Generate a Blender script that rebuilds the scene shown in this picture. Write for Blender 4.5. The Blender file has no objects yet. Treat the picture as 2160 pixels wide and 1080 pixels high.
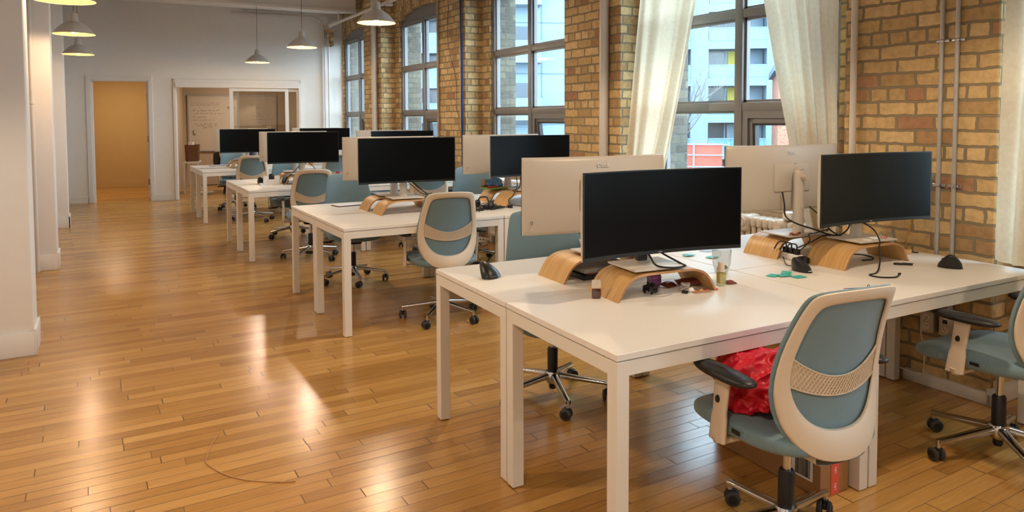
import bpy, bmesh, math, random
from mathutils import Vector, Matrix, noise, Euler
random.seed(7)
PI = math.pi
R = math.radians
SC = bpy.context.scene
COL = SC.collection

# ------------------------------------------------------------------ colour and node helpers
def lin(c):
    return tuple(((v / 255) / 12.92 if v / 255 <= .04045 else (((v / 255) + .055) / 1.055) ** 2.4) for v in c)
def new_mat(name):
    m = bpy.data.materials.new(name); m.use_nodes = True
    nt = m.node_tree; b = nt.nodes.get('Principled BSDF')
    return m, nt, b
def setp(b, **k):
    for n, v in k.items():
        b.inputs[n.replace('_', ' ')].default_value = v
def col4(c): return (*lin(c), 1)
def N(nt, typ, **k):
    n = nt.nodes.new(typ)
    for a, v in k.items(): setattr(n, a, v)
    return n
def math_node(nt, op, a, b=None, c=None):
    n = nt.nodes.new('ShaderNodeMath'); n.operation = op
    for i, v in enumerate((a, b, c)):
        if v is None: continue
        if isinstance(v, (int, float)): n.inputs[i].default_value = v
        else: nt.links.new(v, n.inputs[i])
    return n.outputs[0]
def bump(nt, b, h, strength=.2, dist=.01):
    n = nt.nodes.new('ShaderNodeBump'); n.inputs['Strength'].default_value = strength; n.inputs['Distance'].default_value = dist
    nt.links.new(h, n.inputs['Height']); nt.links.new(n.outputs[0], b.inputs['Normal'])
def plain(name, c, rough=.5, metal=0., vary=.05, scale=40., bumps=.0, spec=.5, coat=0.):
    m, nt, b = new_mat(name)
    tc = N(nt, 'ShaderNodeTexCoord'); no = N(nt, 'ShaderNodeTexNoise'); no.inputs['Scale'].default_value = scale
    no.inputs['Detail'].default_value = 3
    nt.links.new(tc.outputs['Object'], no.inputs['Vector'])
    mx = N(nt, 'ShaderNodeMix', data_type='RGBA'); L = lin(c)
    mx.inputs[6].default_value = (*[v * (1 - vary) for v in L], 1); mx.inputs[7].default_value = (*[min(1, v * (1 + vary)) for v in L], 1)
    nt.links.new(no.outputs[0], mx.inputs[0]); nt.links.new(mx.outputs[2], b.inputs['Base Color'])
    setp(b, Roughness=rough, Metallic=metal, Specular_IOR_Level=spec, Coat_Weight=coat)
    if bumps: bump(nt, b, no.outputs[0], bumps, .004)
    return m

M = {}
M['paint'] = plain('wall_paint', (228, 224, 219), .75, vary=.03, scale=9, bumps=.35)
M['trim'] = plain('trim_paint', (222, 218, 214), .45, vary=.02, scale=12, bumps=.05)
M['desk'] = plain('desk_laminate', (226, 222, 217), .36, vary=.012, scale=20)
M['desk_metal'] = plain('desk_powder_coat', (222, 217, 209), .4, vary=.015, scale=90, bumps=.03)
M['cream'] = plain('cream_plastic', (214, 200, 182), .42, vary=.02, scale=60)
M['black'] = plain('black_plastic', (20, 20, 22), .42, vary=.15, scale=80)
M['cable'] = plain('cable_rubber', (14, 14, 15), .5, vary=.1, scale=80)
M['wheel'] = plain('wheel_rubber', (52, 52, 55), .55, vary=.1, scale=80)
M['mousemat'] = plain('mouse_black', (17, 17, 18), .38, vary=.1, scale=80)
M['chrome'] = plain('chrome', (205, 205, 208), .1, metal=1., vary=.02, scale=30)
M['steel'] = plain('galvanised_steel', (176, 174, 172), .42, metal=.45, vary=.1, scale=30)
M['monitor_white'] = plain('monitor_shell', (196, 187, 176), .38, vary=.012, scale=40)
M['silver'] = plain('silver_logo', (238, 238, 240), .25, metal=.6, vary=.02)
M['frame'] = plain('window_frame_grey', (128, 127, 130), .4, vary=.03, scale=20)
M['frame_dark'] = plain('sash_gasket', (36, 38, 42), .5, vary=.05)
M['pipe'] = plain('painted_pipe', (208, 200, 192), .45, vary=.04, scale=20, bumps=.08)
M['pipe_beige'] = plain('beige_pipe', (176, 156, 130), .5, vary=.05, scale=20)
M['blue'] = plain('blue_cable', (18, 62, 120), .5, vary=.15, scale=30)
M['purple_wire'] = plain('purple_wire', (98, 88, 128), .5, vary=.1)
M['lamp_grey'] = plain('lamp_enamel', (180, 176, 170), .32, vary=.03, scale=20)
M['brass'] = plain('brass', (190, 150, 80), .25, metal=1., vary=.05)
M['nickel'] = plain('hinge_nickel', (150, 145, 135), .35, metal=.9, vary=.05)
M['paper'] = plain('paper_white', (236, 234, 236), .7, vary=.02)
M['ochre'] = plain('ochre_wall', (190, 160, 110), .8, vary=.04, scale=7, bumps=.15)
M['tan'] = plain('tan_wall', (190, 170, 144), .8, vary=.03, scale=7, bumps=.1)
M['board'] = plain('whiteboard_surface', (205, 192, 174), .3, vary=.03, scale=6)
M['ink'] = plain('marker_ink', (120, 74, 48), .6, vary=.1)
M['ink_dark'] = plain('marker_ink_dark', (60, 44, 30), .6, vary=.1)
M['ink_light'] = plain('marker_ink_faded', (176, 160, 146), .6, vary=.1)
M['sill'] = plain('stone_sill', (172, 158, 136), .8, vary=.14, scale=14, bumps=.4)
M['radiator'] = plain('radiator_enamel', (214, 205, 192), .4, vary=.03, scale=30, bumps=.05)
M['card'] = plain('cardboard', (160, 118, 76), .85, vary=.08, scale=25, bumps=.1)
M['orange_label'] = plain('orange_label', (226, 92, 70), .6, vary=.03)
M['red_cloth'] = plain('red_nylon', (196, 12, 42), .42, vary=.1, scale=18, bumps=.15)
M['teal_foil'] = plain('teal_foil', (62, 176, 168), .38, vary=.25, scale=60, bumps=.3)
M['brown_foil'] = plain('brown_foil', (112, 52, 44), .35, vary=.3, scale=50, bumps=.4)
M['kraft'] = plain('kraft_paper', (172, 128, 100), .8, vary=.1)
M['pink'] = plain('pink_spots', (206, 92, 74), .5, vary=.2)
M['wood_small'] = plain('small_wood', (196, 148, 96), .5, vary=.15, scale=30)
M['leaf_brown'] = plain('dry_leaf', (140, 72, 36), .6, vary=.3, scale=40, bumps=.4)
M['blanket_grey'] = plain('grey_brown_toy', (128, 108, 92), .9, vary=.3, scale=60, bumps=.8)
M['blue_cloth'] = plain('blue_cloth', (88, 132, 178), .85, vary=.3, scale=60, bumps=.5)
M['green'] = plain('green_book', (120, 140, 60), .6, vary=.1)
M['red'] = plain('red_item', (170, 38, 36), .5, vary=.1)
M['sculpt'] = plain('brown_sculpture', (92, 62, 46), .55, vary=.35, scale=40, bumps=1.)
M['wicker'] = plain('wicker', (112, 78, 52), .8, vary=.4, scale=60, bumps=1.)
M['sneaker'] = plain('sneaker_leather', (224, 218, 206), .5, vary=.04)
M['sneaker_grey'] = plain('sneaker_lining', (150, 150, 150), .8, vary=.1)
M['can'] = plain('can_metal', (190, 192, 200), .3, metal=.6, vary=.05)
M['can_blue'] = plain('can_blue', (34, 40, 120), .35, vary=.1)
M['outlet'] = plain('outlet_plate', (196, 186, 172), .45, vary=.05)
M['cushion_white'] = plain('white_plastic', (228, 224, 220), .4, vary=.02)
M['tarp'] = plain('orange_tarp', (196, 56, 40), .7, vary=.12, scale=1.2)
M['facade'] = plain('pale_facade', (104, 120, 132), .8, vary=.04, scale=.3)
M['facade_grey'] = plain('grey_facade', (80, 96, 108), .8, vary=.05, scale=.3)
M['facade_glass'] = plain('apartment_glass', (42, 56, 68), .2, vary=.25, scale=.5)
M['balcony_glass'] = plain('balcony_glass', (84, 124, 138), .2, vary=.08, scale=.5)
M['curtain_yellow'] = plain('yellow_curtain', (150, 138, 50), .8, vary=.1)
M['teal_post'] = plain('teal_post', (30, 112, 116), .6, vary=.1)
M['street'] = plain('street_asphalt', (80, 86, 92), .9, vary=.15, scale=.6)
M['bark'] = plain('pale_bark', (96, 94, 94), .9, vary=.2, scale=20)
M['candle_wax'] = plain('candle_jar', (170, 160, 140), .2, vary=.1)
M['string'] = plain('tan_string', (186, 142, 96), .8, vary=.1)
M['cord_white'] = plain('white_cord', (206, 202, 196), .5, vary=.05)

def fabric(name, c, scale=420., vary=.16):
    m, nt, b = new_mat(name)
    tc = N(nt, 'ShaderNodeTexCoord'); w = N(nt, 'ShaderNodeTexWave'); w.wave_type = 'BANDS'; w.bands_direction = 'X'
    w.inputs['Scale'].default_value = scale * .18; w.inputs['Distortion'].default_value = .25
    no = N(nt, 'ShaderNodeTexNoise'); no.inputs['Scale'].default_value = 14
    nt.links.new(tc.outputs['Object'], w.inputs[0]); nt.links.new(tc.outputs['Object'], no.inputs['Vector'])
    f = math_node(nt, 'MULTIPLY_ADD', w.outputs['Fac'], .75, math_node(nt, 'MULTIPLY', no.outputs[0], .25))
    mx = N(nt, 'ShaderNodeMix', data_type='RGBA'); L = lin(c)
    mx.inputs[6].default_value = (*[v * (1 - vary * 1.6) for v in L], 1); mx.inputs[7].default_value = (*[v * (1 + vary) for v in L], 1)
    nt.links.new(f, mx.inputs[0]); nt.links.new(mx.outputs[2], b.inputs['Base Color'])
    setp(b, Roughness=.72, Specular_IOR_Level=.35, Sheen_Weight=.25)
    bump(nt, b, w.outputs['Fac'], .35, .002)
    return m
M['fabric'] = fabric('teal_fabric', (112, 139, 151), 700., .09)

def wood(name, c1, c2, scale=1., rough=.42):
    m, nt, b = new_mat(name)
    tc = N(nt, 'ShaderNodeTexCoord'); mp = N(nt, 'ShaderNodeMapping'); mp.inputs['Scale'].default_value = (2 * scale, 60 * scale, 2 * scale)
    no = N(nt, 'ShaderNodeTexNoise'); no.inputs['Scale'].default_value = 1.6; no.inputs['Detail'].default_value = 5
    nt.links.new(tc.outputs['Object'], mp.inputs[0]); nt.links.new(mp.outputs[0], no.inputs['Vector'])
    cr = N(nt, 'ShaderNodeValToRGB'); cr.color_ramp.elements[0].position = .35; cr.color_ramp.elements[0].color = col4(c1)
    cr.color_ramp.elements[1].position = .65; cr.color_ramp.elements[1].color = col4(c2)
    nt.links.new(no.outputs[0], cr.inputs[0]); nt.links.new(cr.outputs[0], b.inputs['Base Color'])
    setp(b, Roughness=rough)
    return m
M['bamboo'] = wood('bent_veneer', (184, 142, 86), (202, 162, 104))
M['ply_edge'] = wood('veneer_edge', (150, 104, 66), (196, 150, 108), 2.)

def emission(name, c, s):
    m = bpy.data.materials.new(name); m.use_nodes = True; nt = m.node_tree; nt.nodes.clear()
    e = N(nt, 'ShaderNodeEmission'); e.inputs[0].default_value = (*c, 1); e.inputs[1].default_value = s
    o = N(nt, 'ShaderNodeOutputMaterial'); nt.links.new(e.outputs[0], o.inputs[0]); return m
M['bulb'] = emission('lit_bulb', (1, .78, .48), 30.)
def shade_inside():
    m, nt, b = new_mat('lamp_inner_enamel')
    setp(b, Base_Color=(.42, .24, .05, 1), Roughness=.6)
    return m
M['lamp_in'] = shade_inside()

def glass_mat(name, tint=(1, 1, 1), gl=.08, rough=0.):
    m = bpy.data.materials.new(name); m.use_nodes = True; nt = m.node_tree; nt.nodes.clear()
    t = N(nt, 'ShaderNodeBsdfTransparent'); t.inputs[0].default_value = (*tint, 1)
    g = N(nt, 'ShaderNodeBsdfGlossy'); g.inputs['Roughness'].default_value = rough
    ge = N(nt, 'ShaderNodeNewGeometry'); dt = N(nt, 'ShaderNodeVectorMath', operation='DOT_PRODUCT')
    nt.links.new(ge.outputs['Normal'], dt.inputs[0]); nt.links.new(ge.outputs['Incoming'], dt.inputs[1])
    sch = math_node(nt, 'POWER', math_node(nt, 'SUBTRACT', 1., math_node(nt, 'ABSOLUTE', dt.outputs['Value'])), 5.)
    k = math_node(nt, 'MULTIPLY_ADD', sch, .9, .03 + gl * .3)
    mx = N(nt, 'ShaderNodeMixShader'); nt.links.new(k, mx.inputs[0]); nt.links.new(t.outputs[0], mx.inputs[1]); nt.links.new(g.outputs[0], mx.inputs[2])
    o = N(nt, 'ShaderNodeOutputMaterial'); nt.links.new(mx.outputs[0], o.inputs[0]); return m
M['pane'] = glass_mat('window_glass', (.93, .98, 1.))
M['door_pane'] = glass_mat('sliding_glass', (.86, .84, .8), .12)
M['clear'] = glass_mat('clear_glass', (.93, .94, .93), .3)
M['amber'] = glass_mat('amber_plastic', (.45, .16, .07), .4)
M['lilac'] = glass_mat('lilac_plastic', (.62, .36, .7), .4)
M['perfume'] = glass_mat('perfume_liquid', (.86, .84, .6), .4)

def screen_mat():
    m, nt, b = new_mat('dark_screen')
    setp(b, Base_Color=(.0012, .0015, .002, 1), Roughness=.3, Specular_IOR_Level=.16)
    return m
M['screen'] = screen_mat()

def curtain_mat():
    m = bpy.data.materials.new('linen_curtain'); m.use_nodes = True; nt = m.node_tree; nt.nodes.clear()
    tc = N(nt, 'ShaderNodeTexCoord')
    ch = N(nt, 'ShaderNodeTexNoise'); ch.inputs['Scale'].default_value = 40; ch.inputs['Detail'].default_value = 4
    nt.links.new(tc.outputs['Object'], ch.inputs['Vector'])
    mx = N(nt, 'ShaderNodeMix', data_type='RGBA'); mx.inputs[6].default_value = col4((214, 198, 170)); mx.inputs[7].default_value = col4((236, 224, 200))
    nt.links.new(ch.outputs[0], mx.inputs[0])
    d = N(nt, 'ShaderNodeBsdfDiffuse'); t = N(nt, 'ShaderNodeBsdfTranslucent'); s = N(nt, 'ShaderNodeMixShader'); s.inputs[0].default_value = .42
    nt.links.new(mx.outputs[2], d.inputs[0]); nt.links.new(mx.outputs[2], t.inputs[0])
    nt.links.new(d.outputs[0], s.inputs[1]); nt.links.new(t.outputs[0], s.inputs[2])
    o = N(nt, 'ShaderNodeOutputMaterial'); nt.links.new(s.outputs[0], o.inputs[0]); return m
M['curtain'] = curtain_mat()

def floor_mat():
    m, nt, b = new_mat('old_maple_strip_floor')
    g = N(nt, 'ShaderNodeNewGeometry'); mp = N(nt, 'ShaderNodeMapping'); mp.inputs['Rotation'].default_value = (0, 0, R(-.6))
    nt.links.new(g.outputs['Position'], mp.inputs[0])
    sp = N(nt, 'ShaderNodeSeparateXYZ'); nt.links.new(mp.outputs[0], sp.inputs[0])
    x, y = sp.outputs[0], sp.outputs[1]
    wob = N(nt, 'ShaderNodeTexNoise'); wob.inputs['Scale'].default_value = .7; nt.links.new(mp.outputs[0], wob.inputs['Vector'])
    y = math_node(nt, 'ADD', y, math_node(nt, 'MULTIPLY', wob.outputs[0], .012))
    ry = math_node(nt, 'DIVIDE', y, .0715)
    row = math_node(nt, 'FLOOR', ry); fy = math_node(nt, 'FRACT', ry)
    wn = N(nt, 'ShaderNodeTexWhiteNoise', noise_dimensions='1D'); nt.links.new(row, wn.inputs['W'])
    L = math_node(nt, 'MULTIPLY_ADD', wn.outputs['Value'], .75, .45)
    wn2 = N(nt, 'ShaderNodeTexWhiteNoise', noise_dimensions='1D'); nt.links.new(math_node(nt, 'ADD', row, 91.3), wn2.inputs['W'])
    rx = math_node(nt, 'ADD', math_node(nt, 'DIVIDE', x, L), math_node(nt, 'MULTIPLY', wn2.outputs['Value'], 9.))
    px = math_node(nt, 'FLOOR', rx); fx = math_node(nt, 'FRACT', rx)
    cv = N(nt, 'ShaderNodeCombineXYZ'); nt.links.new(px, cv.inputs[0]); nt.links.new(row, cv.inputs[1])
    wp = N(nt, 'ShaderNodeTexWhiteNoise', noise_dimensions='3D'); nt.links.new(cv.outputs[0], wp.inputs['Vector'])
    rnd = wp.outputs['Value']
    # gaps: long joints vary along their run, butt joints are darker
    gn = N(nt, 'ShaderNodeTexNoise'); gn.inputs['Scale'].default_value = 2.2; nt.links.new(mp.outputs[0], gn.inputs['Vector'])
    dy = math_node(nt, 'MULTIPLY', math_node(nt, 'MINIMUM', fy, math_node(nt, 'SUBTRACT', 1., fy)), .0715)
    dx = math_node(nt, 'MULTIPLY', math_node(nt, 'MINIMUM', fx, math_node(nt, 'SUBTRACT', 1., fx)), L)
    wn3 = N(nt, 'ShaderNodeTexWhiteNoise', noise_dimensions='1D'); nt.links.new(math_node(nt, 'ADD', row, 17.7), wn3.inputs['W'])
    wide = math_node(nt, 'MULTIPLY', math_node(nt, 'POWER', wn3.outputs['Value'], 3.), .0012)
    ey = math_node(nt, 'LESS_THAN', dy, math_node(nt, 'ADD', math_node(nt, 'MULTIPLY_ADD', gn.outputs[0], .0016, .0002), wide))
    ex = math_node(nt, 'LESS_THAN', dx, math_node(nt, 'MULTIPLY_ADD', rnd, .0026, .0005))
    gap = math_node(nt, 'MAXIMUM', ey, ex)
    # grain
    mp2 = N(nt, 'ShaderNodeMapping'); mp2.inputs['Scale'].default_value = (1.6, 26, 1)
    ofs = N(nt, 'ShaderNodeVectorMath', operation='ADD'); nt.links.new(mp.outputs[0], ofs.inputs[0]); nt.links.new(wp.outputs['Color'], ofs.inputs[1])
    nt.links.new(ofs.outputs[0], mp2.inputs[0])
    gr = N(nt, 'ShaderNodeTexNoise'); gr.inputs['Scale'].default_value = 3.; gr.inputs['Detail'].default_value = 6; gr.inputs['Distortion'].default_value = .8
    nt.links.new(mp2.outputs[0], gr.inputs['Vector'])
    f = math_node(nt, 'ADD', math_node(nt, 'MULTIPLY_ADD', rnd, .46, .03), math_node(nt, 'MULTIPLY', gr.outputs[0], .5))
    cr = N(nt, 'ShaderNodeValToRGB'); cr.color_ramp.elements[0].position = .12; cr.color_ramp.elements[0].color = col4((144, 98, 46))
    cr.color_ramp.elements[1].position = .9; cr.color_ramp.elements[1].color = col4((208, 163, 98))
    e = cr.color_ramp.elements.new(.45); e.color = col4((176, 129, 67)); e = cr.color_ramp.elements.new(.68); e.color = col4((190, 143, 79))
    nt.links.new(f, cr.inputs[0])
    # grey wear patches and small dark stains
    st = N(nt, 'ShaderNodeTexNoise'); st.inputs['Scale'].default_value = 1.1; st.inputs['Detail'].default_value = 4
    nt.links.new(g.outputs['Position'], st.inputs['Vector'])
    sr = N(nt, 'ShaderNodeMapRange'); sr.inputs[1].default_value = .56; sr.inputs[2].default_value = .74; sr.inputs[3].default_value = 0; sr.inputs[4].default_value = .4
    nt.links.new(st.outputs[0], sr.inputs[0])
    m1 = N(nt, 'ShaderNodeMix', data_type='RGBA'); nt.links.new(sr.outputs[0], m1.inputs[0]); nt.links.new(cr.outputs[0], m1.inputs[6]); m1.inputs[7].default_value = col4((146, 116, 78))
    kn = N(nt, 'ShaderNodeTexVoronoi'); kn.inputs['Scale'].default_value = 2.6
    mp3 = N(nt, 'ShaderNodeMapping'); mp3.inputs['Scale'].default_value = (1, 2.2, 1); nt.links.new(mp.outputs[0], mp3.inputs[0]); nt.links.new(mp3.outputs[0], kn.inputs['Vector'])
    kr = N(nt, 'ShaderNodeMapRange'); kr.inputs[1].default_value = .02; kr.inputs[2].default_value = .07; kr.inputs[3].default_value = .6; kr.inputs[4].default_value = 0
    nt.links.new(kn.outputs['Distance'], kr.inputs[0])
    m2 = N(nt, 'ShaderNodeMix', data_type='RGBA'); nt.links.new(kr.outputs[0], m2.inputs[0]); nt.links.new(m1.outputs[2], m2.inputs[6]); m2.inputs[7].default_value = col4((104, 62, 30))
    m3 = N(nt, 'ShaderNodeMix', data_type='RGBA'); nt.links.new(math_node(nt, 'MULTIPLY', gap, .85), m3.inputs[0]); nt.links.new(m2.outputs[2], m3.inputs[6]); m3.inputs[7].default_value = col4((52, 28, 12))
    nt.links.new(m3.outputs[2], b.inputs['Base Color'])
    rr = math_node(nt, 'ADD', math_node(nt, 'MULTIPLY_ADD', gr.outputs[0], .14, .155), math_node(nt, 'MULTIPLY', gap, .4))
    nt.links.new(rr, b.inputs['Roughness']); setp(b, Specular_IOR_Level=.5)
    hgt = math_node(nt, 'ADD', math_node(nt, 'MULTIPLY', math_node(nt, 'SUBTRACT', 1., gap), .6), math_node(nt, 'MULTIPLY', rnd, .35))
    hgt = math_node(nt, 'ADD', hgt, math_node(nt, 'MULTIPLY', st.outputs[0], 1.2))
    bump(nt, b, hgt, .25, .003)
    return m
M['floor'] = floor_mat()

def brick_mat(name, lo, mid, hi, red, mort):
    m, nt, b = new_mat(name)
    uv = N(nt, 'ShaderNodeUVMap'); g = N(nt, 'ShaderNodeNewGeometry')
    wb = N(nt, 'ShaderNodeTexNoise'); wb.inputs['Scale'].default_value = 14; nt.links.new(g.outputs['Position'], wb.inputs['Vector'])
    ad = N(nt, 'ShaderNodeVectorMath', operation='MULTIPLY_ADD'); nt.links.new(wb.outputs['Color'], ad.inputs[0]); ad.inputs[1].default_value = (.02, .02, 0); nt.links.new(uv.outputs[0], ad.inputs[2])
    br = N(nt, 'ShaderNodeTexBrick'); br.offset = .5; br.squash = .5; br.squash_frequency = 4
    br.inputs['Scale'].default_value = 1; br.inputs['Brick Width'].default_value = .215; br.inputs['Row Height'].default_value = .08
    br.inputs['Mortar Size'].default_value = .0085; br.inputs['Mortar Smooth'].default_value = .25; br.inputs['Bias'].default_value = 0
    br.inputs['Color1'].default_value = (0, 0, 0, 1); br.inputs['Color2'].default_value = (1, 1, 1, 1)
    nt.links.new(ad.outputs[0], br.inputs['Vector'])
    cr = N(nt, 'ShaderNodeValToRGB'); cr.color_ramp.interpolation = 'LINEAR'
    cr.color_ramp.elements[0].position = 0; cr.color_ramp.elements[0].color = col4(red)
    cr.color_ramp.elements[1].position = 1; cr.color_ramp.elements[1].color = col4(hi)
    e = cr.color_ramp.elements.new(.1); e.color = col4(lo); e = cr.color_ramp.elements.new(.5); e.color = col4(mid)
    nt.links.new(br.outputs['Color'], cr.inputs[0])
    no = N(nt, 'ShaderNodeTexNoise'); no.inputs['Scale'].default_value = 26; no.inputs['Detail'].default_value = 5; nt.links.new(g.outputs['Position'], no.inputs['Vector'])
    mm = N(nt, 'ShaderNodeMix', data_type='RGBA', blend_type='MULTIPLY'); mm.inputs[0].default_value = .7
    nt.links.new(cr.outputs[0], mm.inputs[6])
    mr = N(nt, 'ShaderNodeMapRange'); mr.inputs[1].default_value = .3; mr.inputs[2].default_value = .6; mr.inputs[3].default_value = .72; mr.inputs[4].default_value = 1.08
    nt.links.new(no.outputs[0], mr.inputs[0]); nt.links.new(mr.outputs[0], mm.inputs[7])
    mx = N(nt, 'ShaderNodeMix', data_type='RGBA'); nt.links.new(br.outputs['Fac'], mx.inputs[0]); nt.links.new(mm.outputs[2], mx.inputs[6]); mx.inputs[7].default_value = col4(mort)
    nt.links.new(mx.outputs[2], b.inputs['Base Color']); setp(b, Roughness=.86, Specular_IOR_Level=.3)
    h = math_node(nt, 'ADD', math_node(nt, 'MULTIPLY', math_node(nt, 'SUBTRACT', 1., br.outputs['Fac']), 1.), math_node(nt, 'MULTIPLY', no.outputs[0], .3))
    bump(nt, b, h, .7, .008)
    return m
M['brick'] = brick_mat('yellow_brick', (174, 143, 100), (200, 168, 118), (217, 188, 140), (168, 124, 96), (138, 125, 102))
M['brick_out'] = brick_mat('weathered_brick', (92, 88, 80), (108, 102, 90), (122, 116, 100), (84, 76, 68), (98, 94, 88))
M['brick_red'] = brick_mat('red_brick', (130, 76, 58), (146, 88, 66), (156, 98, 74), (116, 64, 50), (130, 116, 106))

# ------------------------------------------------------------------ mesh helpers
def tr(x=0, y=0, z=0, rx=0, ry=0, rz=0, s=(1, 1, 1)):
    return Matrix.Translation((x, y, z)) @ Euler((rx, ry, rz)).to_matrix().to_4x4() @ Matrix.Diagonal((*s, 1))
class MB:
    def __init__(s): s.bm = bmesh.new(); s.mi = 0; s.mats = []
    def mat(s, m):
        if m not in s.mats: s.mats.append(m)
        s.mi = s.mats.index(m); return s
    def _fin(s, vs, T):
        if T is not None: bmesh.ops.transform(s.bm, matrix=T, verts=vs)
        fs = set(f for v in vs for f in v.link_faces)
        for f in fs: f.material_index = s.mi
        return vs
    def box(s, x0, x1, y0, y1, z0, z1, bev=0, T=None, seg=2):
        r = bmesh.ops.create_cube(s.bm, size=1)['verts']
        bmesh.ops.transform(s.bm, matrix=tr((x0 + x1) / 2, (y0 + y1) / 2, (z0 + z1) / 2, s=(abs(x1 - x0), abs(y1 - y0), abs(z1 - z0))), verts=r)
        if bev:
            es = list(set(e for v in r for e in v.link_edges))
            o = bmesh.ops.bevel(s.bm, geom=es, offset=bev, segments=seg, profile=.5, affect='EDGES')
            r = list(set(v for f in o['faces'] for v in f.verts) | set(v for v in r if v.is_valid))
        return s._fin(r, T)
    def cyl(s, r0, r1, z0, z1, n=24, T=None, caps=True):
        r = bmesh.ops.create_cone(s.bm, cap_ends=caps, segments=n, radius1=r0, radius2=r1, depth=z1 - z0)['verts']
        bmesh.ops.translate(s.bm, vec=(0, 0, (z0 + z1) / 2), verts=r)
        return s._fin(r, T)
    def sphere(s, r, n=16, T=None):
        v = bmesh.ops.create_uvsphere(s.bm, u_segments=n, v_segments=max(6, n // 2), radius=r)['verts']
        return s._fin(v, T)
    def lathe(s, prof, n=32, T=None, closed=False):
        rings = []
        for (r, z) in prof:
            rings.append([s.bm.verts.new((max(r, 1e-5) * math.cos(2 * PI * k / n), max(r, 1e-5) * math.sin(2 * PI * k / n), z)) for k in range(n)])
        for a, b in zip(rings, rings[1:]):
            for k in range(n):
                s.bm.faces.new((a[k], a[(k + 1) % n], b[(k + 1) % n], b[k]))
        if closed:
            s.bm.faces.new(rings[0][::-1]); s.bm.faces.new(rings[-1])
        vs = [v for r in rings for v in r]
        return s._fin(vs, T)
    def grid(s, fn, nu, nv, T=None, wrapu=False, wrapv=False):
        g = [[s.bm.verts.new(fn(i / (nu if wrapu else nu - 1), j / (nv if wrapv else nv - 1))) for j in range(nv)] for i in range(nu)]
        for i in range(nu if wrapu else nu - 1):
            for j in range(nv if wrapv else nv - 1):
                s.bm.faces.new((g[i][j], g[(i + 1) % nu][j], g[(i + 1) % nu][(j + 1) % nv], g[i][(j + 1) % nv]))
        return s._fin([v for r in g for v in r], T)
    def tube(s, pts, r, n=8, T=None, caps=True):
        pts = [Vector(p) for p in pts]; rr = r if isinstance(r, (list, tuple)) else [r] * len(pts)
        rings = []; up = None
        for i, p in enumerate(pts):
            t = (pts[min(i + 1, len(pts) - 1)] - pts[max(i - 1, 0)]).normalized()
            if up is None:
                a = Vector((0, 0, 1)) if abs(t.z) < .9 else Vector((1, 0, 0)); up = (a - t * a.dot(t)).normalized()
            else:
                up = (up - t * up.dot(t)); up = up.normalized() if up.length > 1e-6 else t.orthogonal().normalized()
            sd = t.cross(up)
            rings.append([s.bm.verts.new(p + (up * math.cos(2 * PI * k / n) + sd * math.sin(2 * PI * k / n)) * rr[i]) for k in range(n)])
        for a, b in zip(rings, rings[1:]):
            for k in range(n): s.bm.faces.new((a[k], a[(k + 1) % n], b[(k + 1) % n], b[k]))
        if caps: s.bm.faces.new(rings[0][::-1]); s.bm.faces.new(rings[-1])
        return s._fin([v for q in rings for v in q], T)
    def prism(s, poly, z0, z1, T=None, bev=0):
        """poly in xy, extruded along z"""
        a = [s.bm.verts.new((x, y, z0)) for x, y in poly]; b = [s.bm.verts.new((x, y, z1)) for x, y in poly]
        n = len(poly); f0 = s.bm.faces.new(a[::-1]); f1 = s.bm.faces.new(b)
        for k in range(n): s.bm.faces.new((a[k], a[(k + 1) % n], b[(k + 1) % n], b[k]))
        vs = a + b
        if bev:
            es = list(set(list(f0.edges) + list(f1.edges)))
            o = bmesh.ops.bevel(s.bm, geom=es, offset=bev, segments=2, profile=.5, affect='EDGES')
            vs = list(set(v for f in o['faces'] for v in f.verts) | set(v for v in vs if v.is_valid))
        return s._fin(vs, T)
    def boxuv(s, off=(0, 0)):
        uv = s.bm.loops.layers.uv.verify()
        for f in s.bm.faces:
            n = f.normal; f.normal_update(); n = f.normal
            for l in f.loops:
                c = l.vert.co
                if abs(n.x) >= abs(n.y) and abs(n.x) >= abs(n.z): u = (c.y, c.z)
                elif abs(n.y) >= abs(n.z): u = (c.x + .1, c.z)
                else: u = (c.x, c.y)
                l[uv].uv = (u[0] + off[0], u[1] + off[1])
        return s
    def build(s, name, mat=None, parent=None, smooth=None, loc=None, rz=None, subsurf=0, solid=0):
        bmesh.ops.recalc_face_normals(s.bm, faces=s.bm.faces)
        me = bpy.data.meshes.new(name); s.bm.to_mesh(me); s.bm.free()
        for m in (s.mats or [mat]): me.materials.append(m)
        if smooth is not None:
            me.polygons.foreach_set('use_smooth', [True] * len(me.polygons))
            if smooth < 180: me.set_sharp_from_angle(angle=R(smooth))
        o = bpy.data.objects.new(name, me); COL.objects.link(o)
        if parent: o.parent = parent
        if loc is not None: o.location = loc
        if rz is not None: o.rotation_euler = (0, 0, rz)
        if solid: md = o.modifiers.new('s', 'SOLIDIFY'); md.thickness = solid; md.offset = 0
        if subsurf: md = o.modifiers.new('u', 'SUBSURF'); md.levels = subsurf; md.render_levels = subsurf
        return o
def tag(o, label=None, cat=None, group=None, kind=None):
    if label: o['label'] = label
    if cat: o['category'] = cat
    if group: o['group'] = group
    if kind: o['kind'] = kind
    return o
def struct(o): o['kind'] = 'structure'; return o
def thing(name, label, cat, loc=(0, 0, 0), rz=0, group=None):
    o = bpy.data.objects.new(name, None); COL.objects.link(o); o.empty_display_size = .05
    o.location = loc; o.rotation_euler = (0, 0, rz)
    return tag(o, label, cat, group)
def kids(o): return [c for c in list(bpy.data.objects) if c.parent == o]
def dup(root, loc, rz, label, group=None):
    def cp(o, par):
        c = o.copy(); COL.objects.link(c); c.parent = par
        for k in KID[o.name]: cp(k, c)
        return c
    r = cp(root, None); r.location = loc; r.rotation_euler = (0, 0, rz); r['label'] = label
    if group: r['group'] = group
    return r
KID = {}
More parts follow.
